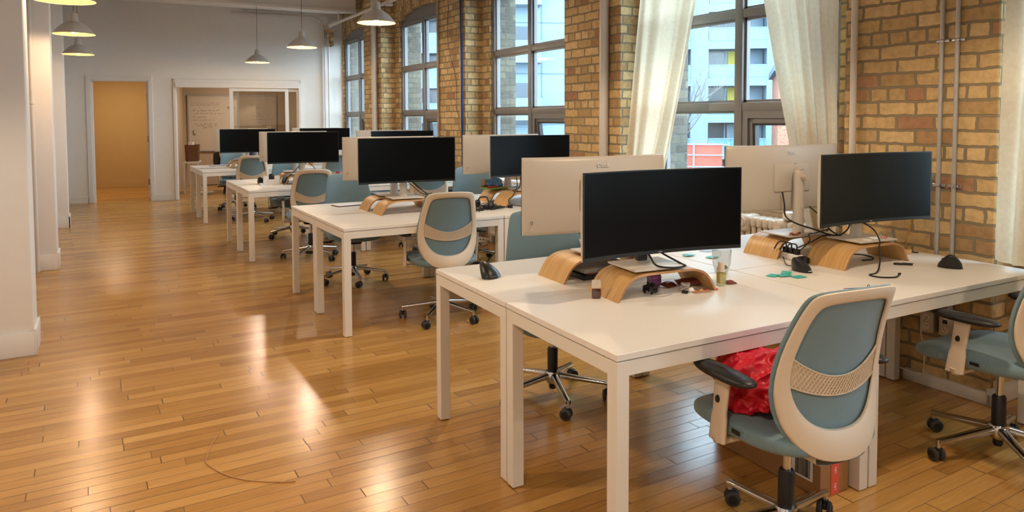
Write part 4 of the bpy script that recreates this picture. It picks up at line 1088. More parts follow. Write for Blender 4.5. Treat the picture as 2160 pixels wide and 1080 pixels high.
b = MB(); b.box(-.032, .032, -.021, .021, .028, .052, .011, seg=3); b.build('case_lid', plain('purple_lid', (164, 108, 172), .22, vary=.2, scale=60, coat=.5), r, smooth=50)
r = thing('wired_earphones', 'white wired earphones coiled under the nearest riser', 'earphones', (2.135, 2.235, D), 0)
b = MB(); pp = []
for k in range(90):
    a = k * .42; pp.append((.001 * math.sin(k * .7) + .019 * math.cos(a), .016 * math.sin(a) + .002 * math.cos(k * .9), .004 + .028 * abs(math.sin(k * .09)) + .002 * math.sin(k)))
b.tube(pp, .0013, 6); b.tube(smooth_path([(.019, 0, .01), (.045, .0, .012), (.065, -.016, .003)], 6), .0012, 6); b.build('cord', M['cushion_white'], r, smooth=60)
for q, (x, y) in enumerate(((.0, -.028), (.012, -.024))):
    b = MB(); b.sphere(.0095, 12, T=tr(x, y, .0095)); b.tube([(x, y, .008), (x + .014, y - .004, .004)], .0035, 8); b.build('earbud', M['cushion_white'], r, smooth=70)
b = MB(); b.cyl(.0018, .0018, 0, .014, 8, T=tr(.065, -.016, .003, ry=PI / 2)); b.build('plug', M['brass'], r)
o = MB(); o.cyl(.0065, .0065, 0, .024, 14, T=tr(0, 0, .0065, rx=PI / 2, rz=.5)); tag(o.build('lip_balm', M['black'], loc=(2.098, 2.215, D), smooth=50), 'tiny black lip balm tube beside the white earphones', 'lip balm')
def packet(name, w, h, mat, loc, rz, label, cat, tilt=0, bow=.006, pieces=None):
    b = MB()
    def f(u, v): 
        e = (1 - abs(2 * u - 1) ** 3) * (1 - abs(2 * v - 1) ** 3)
        return Vector((w * (u - .5), h * (v - .5), .0012 + bow * e + .0015 * noise.noise(Vector((u * 7, v * 7, w * 90)))))
    b.grid(f, 18, 14)
    o = b.build(name, mat, smooth=180, solid=.0012); o.location = loc; o.rotation_euler = (tilt, 0, rz); return tag(o, label, cat)
packet('snack_wrapper', .13, .05, M['brown_foil'], (2.215, 2.29, D + .018), R(-20), 'dark red foil bar wrapper under the right foot of the nearest riser', 'wrapper', .25, .014)
packet('snack_wrapper', .075, .05, M['brown_foil'], (2.135, 2.34, D + .004), R(15), 'crumpled brown foil wrapper behind the white earphones', 'wrapper', .2, .014)
packet('paper_scrap', .085, .06, M['kraft'], (2.185, 2.20, D), R(-12), 'flat kraft paper scrap under the earphone plug', 'paper', 0, .001)
r = thing('snack_crumb', 'pale puffed snack piece lying on the kraft paper scrap', 'snack', (2.185, 2.197, D + .004), 0); b = MB(); b.sphere(.009, 10, T=tr(s=(1.4, .8, .5))); b.sphere(.006, 8, T=tr(.009, .003, 0)); b.build('crumb', M['wood_small'], r, smooth=60)
for (x, y, l) in ((2.225, 2.20, 'small round pink sweet on the kraft paper, left one'), (2.262, 2.18, 'small round pink sweet by the riser foot, right one')):
    b = MB(); b.lathe([(0, 0), (.006, .0), (.007, .003), (.005, .006), (0, .0065)], 14); tag(b.build('sweet', M['pink'], loc=(x, y, D + .0012), smooth=60), l, 'sweet', 'pink sweets')
# tumbler, perfume, chocolate wrapper
r = thing('glass_tumbler', 'clear glass tumbler with brown biscuits at its bottom', 'glass', (2.525, 2.405, D), 0)
b = MB(); b.lathe([(0, .001), (.026, .001), (.031, .008), (.042, .05), (.045, .10), (.045, .115), (.0435, .115), (.0435, .10), (.040, .05), (.028, .011), (0, .009)], 40); b.build('glass_body', M['clear'], r, smooth=60)
for k, (x, y, a) in enumerate(((-.016, -.004, .9), (.017, .0, -.8))): b = MB(); b.cyl(.0145, .0145, 0, .006, 20, T=tr(x, y, .026, ry=a + PI / 2, rz=.4)); b.build('biscuit', plain('biscuit', (120, 92, 72), .8, vary=.3, scale=90), r, smooth=40)
r = thing('perfume_bottle', 'small square perfume bottle with cream cylinder cap', 'bottle', (2.335, 2.225, D), R(-8))
b = MB(); b.box(-.019, .019, -.013, .013, 0, .064, .004, seg=3); b.build('bottle_body', M['perfume'], r, smooth=50)
b = MB(); b.box(-.0165, .0165, -.0105, .0105, .012, .058, .003); b.build('liquid', plain('pale_yellow_liquid', (206, 200, 160), .3), r, smooth=50)
b = MB(); b.cyl(.015, .015, .063, .066, 28); b.cyl(.0135, .0138, .066, .104, 28); b.build('cap', M['cream'], r, smooth=40)
packet('chocolate_wrapper', .05, .036, M['brown_foil'], (2.40, 2.235, D + .004), R(-10), 'torn brown chocolate wrapper right of the perfume bottle', 'wrapper', .15, .008)
# black box and papers beneath the second riser
r = thing('document_box', 'black tray of papers pushed under the riser behind the nearest screen', 'tray', (2.02, 2.70, D), R(-3))
b = MB(); b.box(-.14, .16, -.10, .10, 0, .022, .002); b.build('tray', M['black'], r)
b = MB(); b.box(-.12, .15, -.095, .09, .0225, .030, .001); b.build('book', M['brown_foil'], r)
b = MB(); b.box(-.135, .14, -.10, .09, .0305, .052, .004); b.build('folder', plain('grey_folder', (150, 146, 142), .6), r)
def beads(name, pts, r0, mat, label, cat, parent=None):
    root = thing(name, label, cat, pts[0]); 
    for p in pts:
        b = MB(); b.sphere(r0, 8, T=Matrix.Translation(Vector(p) - Vector(pts[0]) + Vector((0, 0, r0 * .8)))); b.build('bead', mat, root, smooth=60)
zt = ST + .0095
rr_ = random.Random(4)
beads('bead_bracelet', [(1.96 + .03 * math.cos(a) , 2.60 + .018 * math.sin(a), zt) for a in [k * .52 for k in range(12)]], .004, M['brown_foil'], 'brown bead bracelet on the stand plate behind the nearest screen', 'bracelet')
# sachets
for k, (x, y, a, l) in enumerate(((2.688, 2.245, 20, 'teal foil sachet, leftmost of the fan beside the mouse'), (2.725, 2.215, -15, 'teal foil sachet in the middle of the fan beside the mouse'), (2.775, 2.24, 35, 'teal foil sachet of the fan, touching the mouse'), (2.765, 2.165, -5, 'teal foil sachet nearest the desk edge, apart from the fan'), (2.765, 2.70, 10, 'single teal foil sachet behind the tumbler, left of the riser'), (2.695, 2.80, -5, 'teal foil sachet farthest back, seen through the tumbler'))):
    o = packet('foil_sachet', .062, .043, M['teal_foil'], (x, y, D + .0008 + .0022 * (k % 3)), R(a), l, 'sachet', 0, .003); o['group'] = 'teal foil sachets'
packet('phone_card', .1, .055, plain('pale_blue_card', (176, 200, 226), .5), (2.90, 2.86, D), R(10), 'pale blue card on the desk left of the far riser', 'card', 0, .0008)
# power strip and plugs
r = thing('power_strip', 'white power strip with black plugs beside the bent wood riser', 'power strip', (3.085, 2.47, D), R(80))
b = MB(); b.box(-.075, .075, -.022, .022, 0, .032, .006, seg=3); b.build('strip_body', M['cushion_white'], r, smooth=50)
for k, (x, z) in enumerate(((-.05, .03), (-.012, .03), (.028, .03))):
    b = MB(); b.box(x - .014, x + .014, -.013, .013, z, z + .030, .004); b.tube(smooth_path([(x, 0, z + .03), (x - .005, .01, z + .055), (x + .01, .04, z + .055), (x + .02, .06, z + .02)], 6), .0035, 8); b.build('plug', M['cable'], r, smooth=50)
b = MB(); b.box(-.10, -.078, -.018, .02, 0, .03, .004); b.box(-.13, -.105, -.01, .012, 0, .03, .004); b.build('charger', M['black'], r, smooth=40)
PB = ST + .01
cable('monitor_cable', [(3.115, 2.548, 1.08), (3.11, 2.53, 1.02), (3.06, 2.48, .965), (3.09, 2.44, .93), (3.17, 2.40, .90), (3.24, 2.36, .872), (3.29, 2.335, PB)], .0042, M['cable'], 'black cable hanging from the white monitor back to the risers')
cable('monitor_cable', [(3.27, 2.50, 1.0), (3.285, 2.44, .95), (3.29, 2.39, .89), (3.30, 2.345, PB)], .004, M['cable'], 'straight black cable behind the stand near the brick pier')
cable('monitor_cable', [(3.325, 2.29, .96), (3.31, 2.30, .90), (3.285, 2.33, PB)], .004, M['cable'], 'short black cable dropping behind the right-hand black screen')
cable('usb_cable', [(3.315, 2.275, .965), (3.30, 2.16, .925), (3.285, 2.11, .875), (3.262, 2.095, .845), (3.215, 2.06, .78), (3.145, 2.03, .7455), (3.075, 2.02, .744), (3.07, 1.965, .744), (3.13, 1.93, .744), (3.20, 1.955, .744)], .0036, M['cable'], 'black cable looping over the riser and onto the white desk')
b = MB(); b.box(0, .026, -.006, .006, .0, .007, .002); tag(b.build('cable_connector', M['black'], loc=(3.203, 1.957, D), rz=R(25)), 'black connector at the end of the looping cable', 'connector')
cable('usb_cable', [(3.12, 2.45, .80), (3.17, 2.40, .835), (3.22, 2.38, .862), (3.27, 2.365, PB), (3.31, 2.40, .86)], .0034, M['cable'], 'black cable running between the two risers')
cable('usb_cable', [(3.10, 2.42, .79), (3.12, 2.38, .845), (3.18, 2.43, PB + .004), (3.25, 2.45, PB), (3.33, 2.42, PB + .02), (3.36, 2.46, PB)], .0028, M['cable'], 'thin black cable curling beside the bare stand')
cable('mouse_cable', [(2.91, 2.30, .752), (2.93, 2.36, .745), (2.985, 2.42, .746), (3.02, 2.46, .76)], .0022, M['cable'], 'thin black cable from mouse to power strip')
cable('usb_cable', [(3.40, 2.40, .745), (3.46, 2.33, .75), (3.47, 2.27, .746), (3.42, 2.235, .744), (3.36, 2.25, .744)], .0034, M['cable'], 'black cable curled beneath the riser near the pier')
cable('monitor_cable', [(1.985, 2.325, .935), (1.955, 2.25, .90), (1.955, 2.21, .872), (2.00, 2.165, PB + .003), (2.07, 2.17, PB + .002), (2.095, 2.225, PB + .002), (2.065, 2.31, .90), (2.04, 2.36, .94)], .0042, M['cable'], 'black cable looping round the stand of the nearest screen')
b = MB(); b.box(-.022, .022, -.014, .014, -.022, .022, .004); tag(b.build('display_adapter', M['black'], loc=(1.935, 2.285, .905), rz=R(-6)), 'black adapter plugged below the nearest screen', 'adapter')
b = MB(); b.box(-.018, .018, -.012, .012, -.016, .016, .003); tag(b.build('display_adapter', M['black'], loc=(3.345, 2.255, .963), rz=R(-6)), 'black adapter plugged below the right-hand black screen', 'adapter')
# things on stand plates
b = MB(); b.grid(lambda u, v: Vector((.07 * (u - .5), .02 * (v - .5) * (1 - abs(2 * u - 1) ** 2) , .002 + .010 * math.sin(v * PI) + .004 * math.sin(u * 9))), 20, 6); tag(b.build('dry_leaf', M['leaf_brown'], loc=(3.11, 2.46, zt), rz=R(-12), smooth=180, solid=.001), 'brown dried leaf on the stand plate below the white monitor', 'leaf')
for k, (x, y, a, l) in enumerate(((3.285, 2.175, .021, 'flat white disc on the stand plate, smaller left one'), (3.37, 2.19, .026, 'flat white disc on the stand plate, larger right one'))):
    b = MB(); b.lathe([(0, 0), (a, 0), (a, .003), (a * .9, .004), (0, .0045)], 28); tag(b.build('white_disc', M['paper'], loc=(x, y, zt), smooth=40), l, 'disc', 'white discs on the stand plate')
beads('bead_bracelet', [(3.42 + .022 * math.cos(a), 2.175 + .012 * math.sin(a), zt) for a in [k * .7 for k in range(9)]], .0032, M['pink'], 'reddish bead bracelet on the right-hand stand plate', 'bracelet')
r = thing('folding_pen', 'black pen lying on the desk before the right riser', 'pen', (3.44, 2.075, D), R(-50))
b = MB(); b.cyl(.0055, .0045, -.045, .035, 10, T=tr(0, 0, .0055, ry=PI / 2)); b.box(-.05, -.015, -.008, .008, .001, .008, .002); b.build('barrel', M['black'], r, smooth=40)
b = MB(); b.box(-.01, .04, -.0015, .0015, .0105, .0125); b.build('clip', M['black'], r)
r = thing('candle_jar', 'pale candle in a glass jar behind the right black screen', 'candle', (3.70, 2.33, D), 0)
b = MB(); b.cyl(.036, .036, .004, .075, 32); b.build('wax', M['candle_wax'], r, smooth=40)
b = MB(); b.lathe([(0, 0), (.040, 0), (.041, .004), (.041, .105), (.039, .105), (.039, .004), (0, .003)], 36); b.build('jar', M['clear'], r, smooth=40)
b = MB(); b.box(-.046, -.04, -.02, .012, .0, .07); b.build('label_card', M['paper'], r)
r = thing('gold_desk_lamp', 'slim brass lamp on a round wooden foot beside the conduits', 'lamp', (3.735, 2.245, D), 0)
b = MB(); b.cyl(.026, .025, 0, .026, 28); b.build('base', M['wood_small'], r, smooth=40)
b = MB(); b.tube(smooth_path([(0, 0, .026), (.002, .004, .08), (.022, -.004, .14), (.05, -.01, .24), (.03, .03, .30), (-.04, .08, .29)], 8), .0042, 10); b.build('stem', M['brass'], r, smooth=60)
for k in range(5):
    b = MB(); b.sphere(.012, 12, T=tr(-.05 - .026 * k, .08 - .004 * k, .262 - .006 * (k % 2))); b.tube([(-.05 - .026 * k, .08 - .004 * k, .29), (-.05 - .026 * k, .08 - .004 * k, .27)], .001, 5); b.build('glass_drop', M['clear'], r, smooth=60)
b = MB(); b.tube(smooth_path([(.03, 0, .006), (.045, .006, .014), (.06, -.006, .004), (.075, -.02, .003)], 5), .003, 6); b.build('flex', M['cable'], r)
r = thing('folded_glasses', 'clear spectacles lying on the desk just beyond the nearest chair back', 'glasses', (2.72, 1.80, D), R(20))
b = MB()
for s in (-1, 1):
    b.tube([(s * .032 + .024 * math.cos(k * PI / 8), 0, .02 + .018 * math.sin(k * PI / 8)) for k in range(17)], .0015, 6)
    b.tube(smooth_path([(s * .056, 0, .024), (s * .056, .05, .012), (s * .05, .1, .003)], 4), .0014, 6)
b.tube([(-.008, 0, .024), (.008, 0, .024)], .0015, 6); b.build('frame', M['blue'], r, smooth=60)

# ------------------------------------------------------------------ things on the farther desks
packet('white_tablet', .20, .14, M['paper'], (1.80, 5.93, D + .006), R(8), 'white sheet with dark edge on the second cluster desk', 'notepad', 0, .001)
b = MB(); b.box(-.105, .105, -.075, .075, 0, .006, .002); tag(b.build('notebook', M['black'], loc=(1.80, 5.93, D), rz=R(8)), 'thin black notebook under the white sheet, second cluster', 'notebook')
r = thing('headset', 'tangled black headset with cables on the second cluster desk', 'headset', (2.70, 5.14, D), R(20), 'black headsets')
b = MB()
b.tube([(.0 + .012 * math.sin(k), .075 * math.cos(k * PI / 14), .02 + .075 * math.sin(k * PI / 14)) for k in range(15)], .006, 8); b.build('headband', M['black'], r, smooth=60)
for s in (-1, 1): b = MB(); b.lathe([(0, -.014), (.026, -.014), (.034, -.006), (.034, .006), (.026, .012), (0, .012)], 20, T=tr(0, .075 * s, .035, rx=PI / 2 + .2 * s)); b.build('ear_cup', M['black'], r, smooth=60)
rr_ = random.Random(11)
for k in range(7):
    x0, y0 = 2.60 + rr_.random() * .16, 5.02 + rr_.random() * .2
    pts = [(x0, y0, D + .005)]
    for q in range(7): pts.append((x0 + rr_.uniform(-.10, .16), y0 + rr_.uniform(-.09, .12), D + rr_.uniform(.004, .035 if q % 2 else .008)))
    cable('tangled_cable', pts, .0036, M['cable'], ['black cable loop at the left of the tangle on the second cluster', 'black cable crossing the tangled headset on the second cluster', 'black cable strand nearest the camera in the desk tangle', 'black cable strand at the back of the desk tangle', 'black cable arching highest over the desk tangle', 'black cable strand under the headset cup, second cluster', 'black cable trailing right from the desk tangle'][k])
for k, (x, y, l) in enumerate(((2.80, 5.08, 'small black plug block right of the headset tangle'), (2.74, 5.04, 'black plug in front of the headset tangle, left one'), (2.90, 5.06, 'flat black adapter at the right end of the tangle'))):
    b = MB(); b.box(-.02, .02, -.012, .012, 0, .022, .004); tag(b.build('cable_plug', M['black'], loc=(x, y, D), rz=k), l, 'plug')
cable('monitor_cable', [(3.10, 5.30, .97), (3.06, 5.22, .90), (2.98, 5.15, .83), (2.92, 5.12, .80), (2.94, 5.10, .76), (3.05, 5.09, .745), (3.2, 5.10, .745)], .004, M['cable'], 'black cable draping from riser to desk, second cluster window end')
cable('monitor_cable', [(3.16, 5.33, .99), (3.14, 5.30, .93), (3.10, 5.26, .875), (3.02, 5.22, .87), (3.0, 5.17, .86)], .004, M['cable'], 'black cable behind the second cluster window end stand')
b = MB(); b.box(-.10, .10, -.08, .08, 0, .012, .002); tag(b.build('green_book', M['green'], loc=(3.02, 5.56, ST), rz=R(5)), 'green book on the second cluster riser under the red one', 'book')
b = MB(); b.box(-.045, .045, -.03, .03, 0, .012, .004); tag(b.build('red_booklet', M['red'], loc=(2.99, 5.52, ST + .0125), rz=R(15)), 'small red booklet on top of the green book', 'booklet')
crumple('blue_cloth', .085, .06, .045, M['blue_cloth'], (3.035, 5.59, ST + .0125), 0, 'blue patterned cloth bundle on the second cluster riser', 'cloth', 3)
crumple('soft_toy', .035, .035, .04, M['blanket_grey'], (2.96, 5.62, ST + .0125), 0, 'small grey brown toy beside the blue cloth', 'toy', 5)
for (x0, x1, l) in ((2.13, 2.34, 'black cable pair running down from the second cluster screen'), (2.09, 2.30, 'black cable crossing below the second cluster screen'), (2.12, 2.26, 'black cable curving lowest under the second cluster screen')):
    cable('monitor_cable', [(x0, 5.28, .985), (x0 + .05, 5.24, .93), (x0 + .10, 5.21, .885), (x1 - .04, 5.17, ST + .012), (x1 + .02, 5.13, .80), (x1 + .05, 5.10, .745)], .0036, M['cable'], l)
# third cluster
r = thing('desk_organiser', 'white cardboard holder with two black hooks, third cluster desk', 'holder', (1.66, 8.26, D), R(-8))
b = MB()
b.box(-.085, .085, -.022, -.019, 0, .045); b.box(-.085, .085, .019, .022, 0, .10); b.box(-.088, -.085, -.022, .022, 0, .07); b.box(.085, .088, -.022, .022, 0, .09); b.box(-.085, .085, -.02, .02, 0, .003)
b.box(-.085, -.03, -.0225, -.019, .04, .10); b.box(.03, .085, -.0225, -.019, .04, .095); b.box(-.04, .04, -.0225, -.019, .03, .06); b.build('holder_body', M['cushion_white'], r)
b = MB(); b.lathe([(0, -.012), (.03, -.012), (.038, 0), (.03, .012), (0, .012)], 24, T=tr(0, 0, .085, rx=PI / 2)); b.build('ear_cup', M['black'], r, smooth=60)
b = MB(); b.lathe([(0, 0), (.018, 0), (.019, .004), (.019, .026), (.0, .027)], 20); tag(b.build('white_pot', M['cushion_white'], loc=(1.535, 8.20, D), smooth=40), 'small white round pot left of the cardboard holder', 'pot')
mouse(1.60, 8.48, R(-70), 'black vertical mouse behind the cardboard holder, third cluster')
r = thing('headset', 'black headset with boom microphone leaning on the third cluster riser', 'headset', (1.80, 8.20, D), R(10), 'black headsets')
for s, x in ((-1, -.022), (1, .015)): b = MB(); b.lathe([(0, -.016), (.028, -.016), (.036, -.006), (.036, .008), (.028, .014), (0, .014)], 22, T=tr(x, s * .02, .045, rx=PI / 2, rz=.5)); b.build('ear_cup', M['black'], r, smooth=60)
b = MB(); b.tube(smooth_path([(.0, .0, .07), (.08, .0, .12), (.17, .02, .20)], 6), .005, 8); b.tube(smooth_path([(-.02, -.02, .01), (.03, -.06, .006), (.10, -.07, .006), (.17, -.06, .006)], 6), .004, 8); b.tube([(.15, -.062, .007), (.19, -.058, .007)], .007, 8); b.build('boom', M['black'], r, smooth=60)
crumple('brown_sculpture', .058, .05, .075, M['sculpt'], (2.78, 8.95, .7405), 0, 'knobbly brown object on the desk beyond the third cluster chair', 'sculpture', 8, 4, .5)
b = MB(); b.sphere(.03, 14, T=tr(0, 0, .03, s=(1, 1, 1.1))); tag(b.build('red_ornament', M['red'], loc=(2.66, 9.1, D), smooth=60), 'small dark red ornament on the third cluster desk', 'ornament')
for k, (x, y, l) in enumerate(((2.25, 8.75, 'thin black keyboard on the third cluster, aisle end'), (2.9, 8.72, 'thin dark keyboard on the third cluster, window end'))):
    b = MB(); b.box(-.14, .14, -.05, .05, 0, .012, .004); tag(b.build('keyboard', M['black'], loc=(x, y, D)), l, 'keyboard')
cable('monitor_cable', [(2.05, 8.22, .99), (2.10, 8.19, .94), (2.14, 8.15, .88), (2.16, 8.13, .862)], .004, M['cable'], 'black cable hanging below the third cluster screen')
# farthest cluster
packet('white_tablet', .24, .12, M['paper'], (1.62, 12.05, D + .007), 0, 'white laptop sheet on the farthest cluster, aisle end', 'notepad', 0, .001)
b = MB(); b.box(-.13, .13, -.07, .07, 0, .007, .002); tag(b.build('laptop', M['can_blue'], loc=(1.62, 12.05, D)), 'thin dark laptop under the white sheet, farthest cluster', 'laptop')
for (x, m_, l) in ((1.975, 'can_blue', 'blue and silver drink can behind the farthest cluster riser'), (2.05, 'can', 'plain silver tin beside the blue drink can')):
    r = thing('drink_can', l, 'can', (x + .1, 11.86, ST), 0, 'cans on the farthest riser')
    b = MB(); b.cyl(.032, .032, .0, .11, 24); b.build('can_body', M[m_], r, smooth=40)
    b = MB(); b.lathe([(.032, .11), (.027, .12), (.027, .122), (0, .12)], 24); b.build('can_top', M['can'], r, smooth=40)
crumple('black_pouch', .045, .03, .035, M['black'], (2.10, 11.2, D), 0, 'small black pouch under the farthest riser', 'pouch', 2)

# ------------------------------------------------------------------ things on the floor and the chair
r = thing('cardboard_box', 'cardboard box with barcode label and orange tape under the nearest desk', 'box', (2.375, 1.745, 0), R(-2))
b = MB(); b.box(0, .165, 0, .52, 0, .20, .003); b.box(.08, .085, -.001, .521, .199, .2012); b.build('carton', M['card'], r)
b = MB(); b.box(-.002, 0, .035, .135, .05, .15); lb = b.build('barcode_label', M['paper'], r)
rr_ = random.Random(2); b = MB(); y = .046
while y < .118: w = rr_.choice((.0012, .002, .0032)); b.box(-.0028, -.0018, y, y + w, .058, .142); y += w + rr_.choice((.0014, .0022))
b.build('barcode', M['black'], lb)
b = MB(); b.box(-.002, 0, .47, .515, .10, .19); b.build('shipping_label', M['paper'], r)
b = MB(); b.box(.06, .105, -.002, 0, .0, .12); ol = b.build('orange_label', M['orange_label'], r)
for z in (.095, .03): text_obj('label_text', 'UN', .018, M['paper'], ol, Matrix.Translation((.085, -.0026, z)) @ Matrix.Rotation(PI / 2, 4, 'X') @ Matrix.Rotation(PI / 2, 4, 'Z'), .0003)

def red_bag():
    r = thing('red_bag', 'crumpled red nylon bag lying on the nearest chair seat', 'bag', (1.962, 1.655, .494), R(-9))
    b = MB(); v = bmesh.ops.create_icosphere(b.bm, subdivisions=6, radius=1)['verts']
    def ridge(p, f, o, k=(1, 1, 1)):
        t = noise.noise(Vector((p.x * k[0], p.y * k[1], p.z * k[2])) * f + Vector(o)); return (1 - min(1, abs(t) * 2.6)) ** 2
    for q in v:
        d = q.co.copy()
        n = .30 * noise.noise(d * 1.15 + Vector((4.1, 2.2, .7))) + .12 * noise.noise(d * 2.6 + Vector((1, 7, 3)))
        n += .17 * ridge(d, 1.5, (9, 1, 3), (1, 1, .5)) + .10 * ridge(d, 2.7, (2, 5, 1), (.6, 1.2, 1)) + .05 * ridge(d, 5.0, (7, 7, 2))
        s = .86 + n
        q.co = Vector((d.x * s, d.y * s, max(-.70, d.z * s)))
    for q in v:
        z = q.co.z + .70
        yy = q.co.y * .165 - .01; q.co = Vector((q.co.x * (.205 - .03 * z), yy, min(z * .135, .168 + max(0, -yy) * .55 + .01 * noise.noise(q.co * 6))))
    b.build('bag_body', M['red_cloth'], r, smooth=180)
    # loose top flaps
    def flap(seed, ox, oy, oz, sx, sy, sz, rz):
        b = MB()
        def f(u, v):
            a = (u - .5) * 2.6; c, s = math.cos(rz), math.sin(rz)
            x = sx * math.sin(a); y = sy * (v - .5); z = sz * math.cos(a) + .035 * noise.noise(Vector((u * 4, v * 4, seed))) + .02 * math.sin(8 * v + 5 * u)
            x += .03 * noise.noise(Vector((u * 5, v * 5, seed + 9)))
            return Vector((ox + x * c - y * s, oy + x * s + y * c, oz + z))
        b.grid(f, 40, 40); b.build('flap', M['red_cloth'], r, smooth=180, solid=.002)
    flap(1, .06, -.13, .20, .09, .10, .055, .6); flap(5, .10, -.12, .18, .07, .10, .08, -.5)
red_bag()

def sneaker(x, y, rz, label):
    r = thing('sneaker', label, 'shoe', (x, y, .001), rz, 'white sneakers below the third window')
    def foot(t): # half width along the length
        return .030 + .016 * math.sin(PI * min(1, t * 1.05)) + .008 * max(0, t - .5)
    def f(u, v, top=True):
        t = u; a = PI * v; w = foot(t) * (math.sin(PI * min(1, max(0, t * .97 + .015))) ** .28)
        h = .026 + (.062 * (1 - t) ** .8 if t > .25 else .062 * .8 + .02 * (.25 - t)) * .95
        return Vector((-.14 + .28 * t, w * math.cos(a), .018 + h * max(0, math.sin(a)) ** .7))
    b = MB(); b.grid(f, 24, 16); b.build('upper', M['sneaker'], r, smooth=180)
    b = MB(); b.grid(lambda u, v: Vector((-.145 + .29 * u, (foot(u) + .004) * (math.sin(PI * min(1, max(0, u * .98 + .01))) ** .25) * math.cos(2 * PI * v), .0 + .024 * (math.sin(2 * PI * v) > 0))), 24, 20, wrapv=True); b.build('sole', M['sneaker'], r, smooth=60)
    b = MB(); b.box(-.10, -.02, -.022, .022, .086, .092, .006); b.build('collar', M['sneaker_grey'], r, smooth=50)
    b = MB()
    for k in range(4): b.box(.0 + .02 * k, .008 + .02 * k, -.024, .024, .078 - .010 * k, .084 - .010 * k, .002)
    b.build('lace', M['cushion_white'], r)
    b = MB()
    for s in (-1, 1):
        b.tube([(-.035, s * .047, .062), (-.012, s * .049, .028), (.012, s * .048, .056)], .006, 6); b.box(-.142, -.125, -.018, .018, .055, .082, .003)
    b.build('side_mark', M['black'], r)
sneaker(3.74, 7.27, R(18), 'white sneaker with black mark, front one of the pair under the second cluster'); sneaker(3.86, 7.45, R(8), 'white sneaker of the pair, rear one against the wall')
cable('floor_cable', [(3.42, 5.95, .62), (3.52, 6.05, .45), (3.38, 6.0, .3), (3.2, 5.98, .14), (3.1, 6.05, .02), (2.9, 6.15, .006)], .005, M['cable'], 'black cable drooping from the second cluster to the floor')
cable('floor_cable', [(3.62, 5.70, .70), (3.66, 5.72, .4), (3.70, 5.70, .1), (3.75, 5.6, .006)], .004, M['cable'], 'black cable hanging by the second cluster window end leg')
cable('floor_string', [(.448, 3.535, .003), (.40, 3.42, .003), (.371, 3.313, .003), (.362, 3.249, .003), (.408, 3.123, .003), (.47, 3.03, .003), (.54, 2.969, .003), (.60, 2.93, .003), (.655, 2.904, .003)], .0022, M['string'], 'tan string lying in a curve on the open floor', 'string')
# small dark repair pieces in the floor
# ------------------------------------------------------------------ the meeting room beyond the far wall
def place(o, s, n, z, a=0): o.matrix_world = FT @ tr(s, n, z, rz=a); return o
r = thing('whiteboard', 'large whiteboard with marker notes on the meeting room wall', 'whiteboard'); place(r, 0, 3.08, 0)
b = MB(); b.box(1.56, 3.42, -.012, 0, .765, 2.0); b.build('board_surface', M['board'], r)
b = MB()
for (s0, s1, z0, z1) in ((1.545, 1.575, .75, 2.015), (3.405, 3.435, .75, 2.015), (1.56, 3.42, 1.99, 2.015), (1.56, 3.42, .75, .775)): b.box(s0, s1, -.022, 0, z0, z1, .003)
b.build('board_frame', M['steel'], r)
def wr(txt, s, z, size, mat): text_obj('writing', txt, size, mat, r, Matrix.Translation((s, -.0135, z)) @ Matrix.Rotation(PI / 2, 4, 'X'), .0008)
wr('ZOOM SETUP', 1.91, 1.80, .10, M['ink_light']); wr('Pin 1', 2.46, 1.72, .085, M['ink_dark'])
rr_ = random.Random(21)
def scribble(s0, s1, z, h, mat):
    b = MB(); s = s0; pts = []
    while s < s1:
        n = rr_.randint(4, 9); 
        for k in range(n): pts.append((s, -.0135, z + rr_.uniform(-h, h))); s += rr_.uniform(.008, .016)
        if len(pts) > 2: b.tube(pts, .0028, 4)
        pts = []; s += .022
    b.build('writing_line', mat, r)
for (a0, a1, z) in ((1.66, 2.18, 1.665), (1.72, 2.32, 1.60), (1.66, 1.87, 1.52), (1.66, 2.12, 1.45), (1.68, 2.14, 1.365), (1.74, 2.12, 1.325), (1.86, 2.05, 1.285)): scribble(a0, a1, z, .014, M['ink'])
for (a0, a1, z) in ((2.98, 3.2, 1.72), (2.9, 3.1, 1.60), (2.9, 3.08, 1.54), (2.92, 3.3, 1.46), (2.95, 3.3, 1.38), (3.0, 3.25, 1.32)): scribble(a0, a1, z, .014, M['ink'])
b = MB(); b.box(1.66, 1.67, -.03, -.012, 1.13, 1.23); b.box(1.66, 1.71, -.03, -.012, 1.13, 1.145); b.build('magnet_hook', M['nickel'], r)
# narrow white table, wicker basket, paper roll
r = thing('side_table', 'narrow white table holding a wicker basket inside the sliding opening', 'table'); place(r, 1.62, 1.35, 0)
b = MB(); b.box(0, .30, -.25, .25, .60, .63, .003); b.build('tabletop', M['desk'], r)
for x in (.005, .265):
    for y in (-.245, .215): b = MB(); b.box(x, x + .03, y, y + .03, 0, .6); b.build('leg', M['desk_metal'], r)
def ringf(u, v): a = 2 * PI * u; k = 1 + .05 * math.sin(a * 14) * math.sin(v * 40); return Vector((.12 * k * (1 + .12 * v) * math.copysign(abs(math.cos(a)) ** .5, math.cos(a)), .15 * k * (1 + .12 * v) * math.copysign(abs(math.sin(a)) ** .5, math.sin(a)), .33 * v))
b = MB(); b.grid(ringf, 72, 24, wrapu=True); b.box(-.11, .11, -.13, .13, 0, .01); b.box(-.125, .125, -.15, .15, .27, .28)
o = b.build('wicker_basket', M['wicker'], smooth=180); place(o, 1.78, 1.35, .632); tag(o, 'brown wicker basket on the narrow white table', 'basket')
b = MB(); b.lathe([(.018, 0), (.055, 0), (.055, .1), (.018, .1)], 24, closed=False); o = b.build('paper_roll', M['paper'], smooth=40); place(o, 1.76, 1.32, .915); tag(o, 'white paper roll standing on the wicker basket', 'roll')
b = MB(); rr_ = random.Random(3)
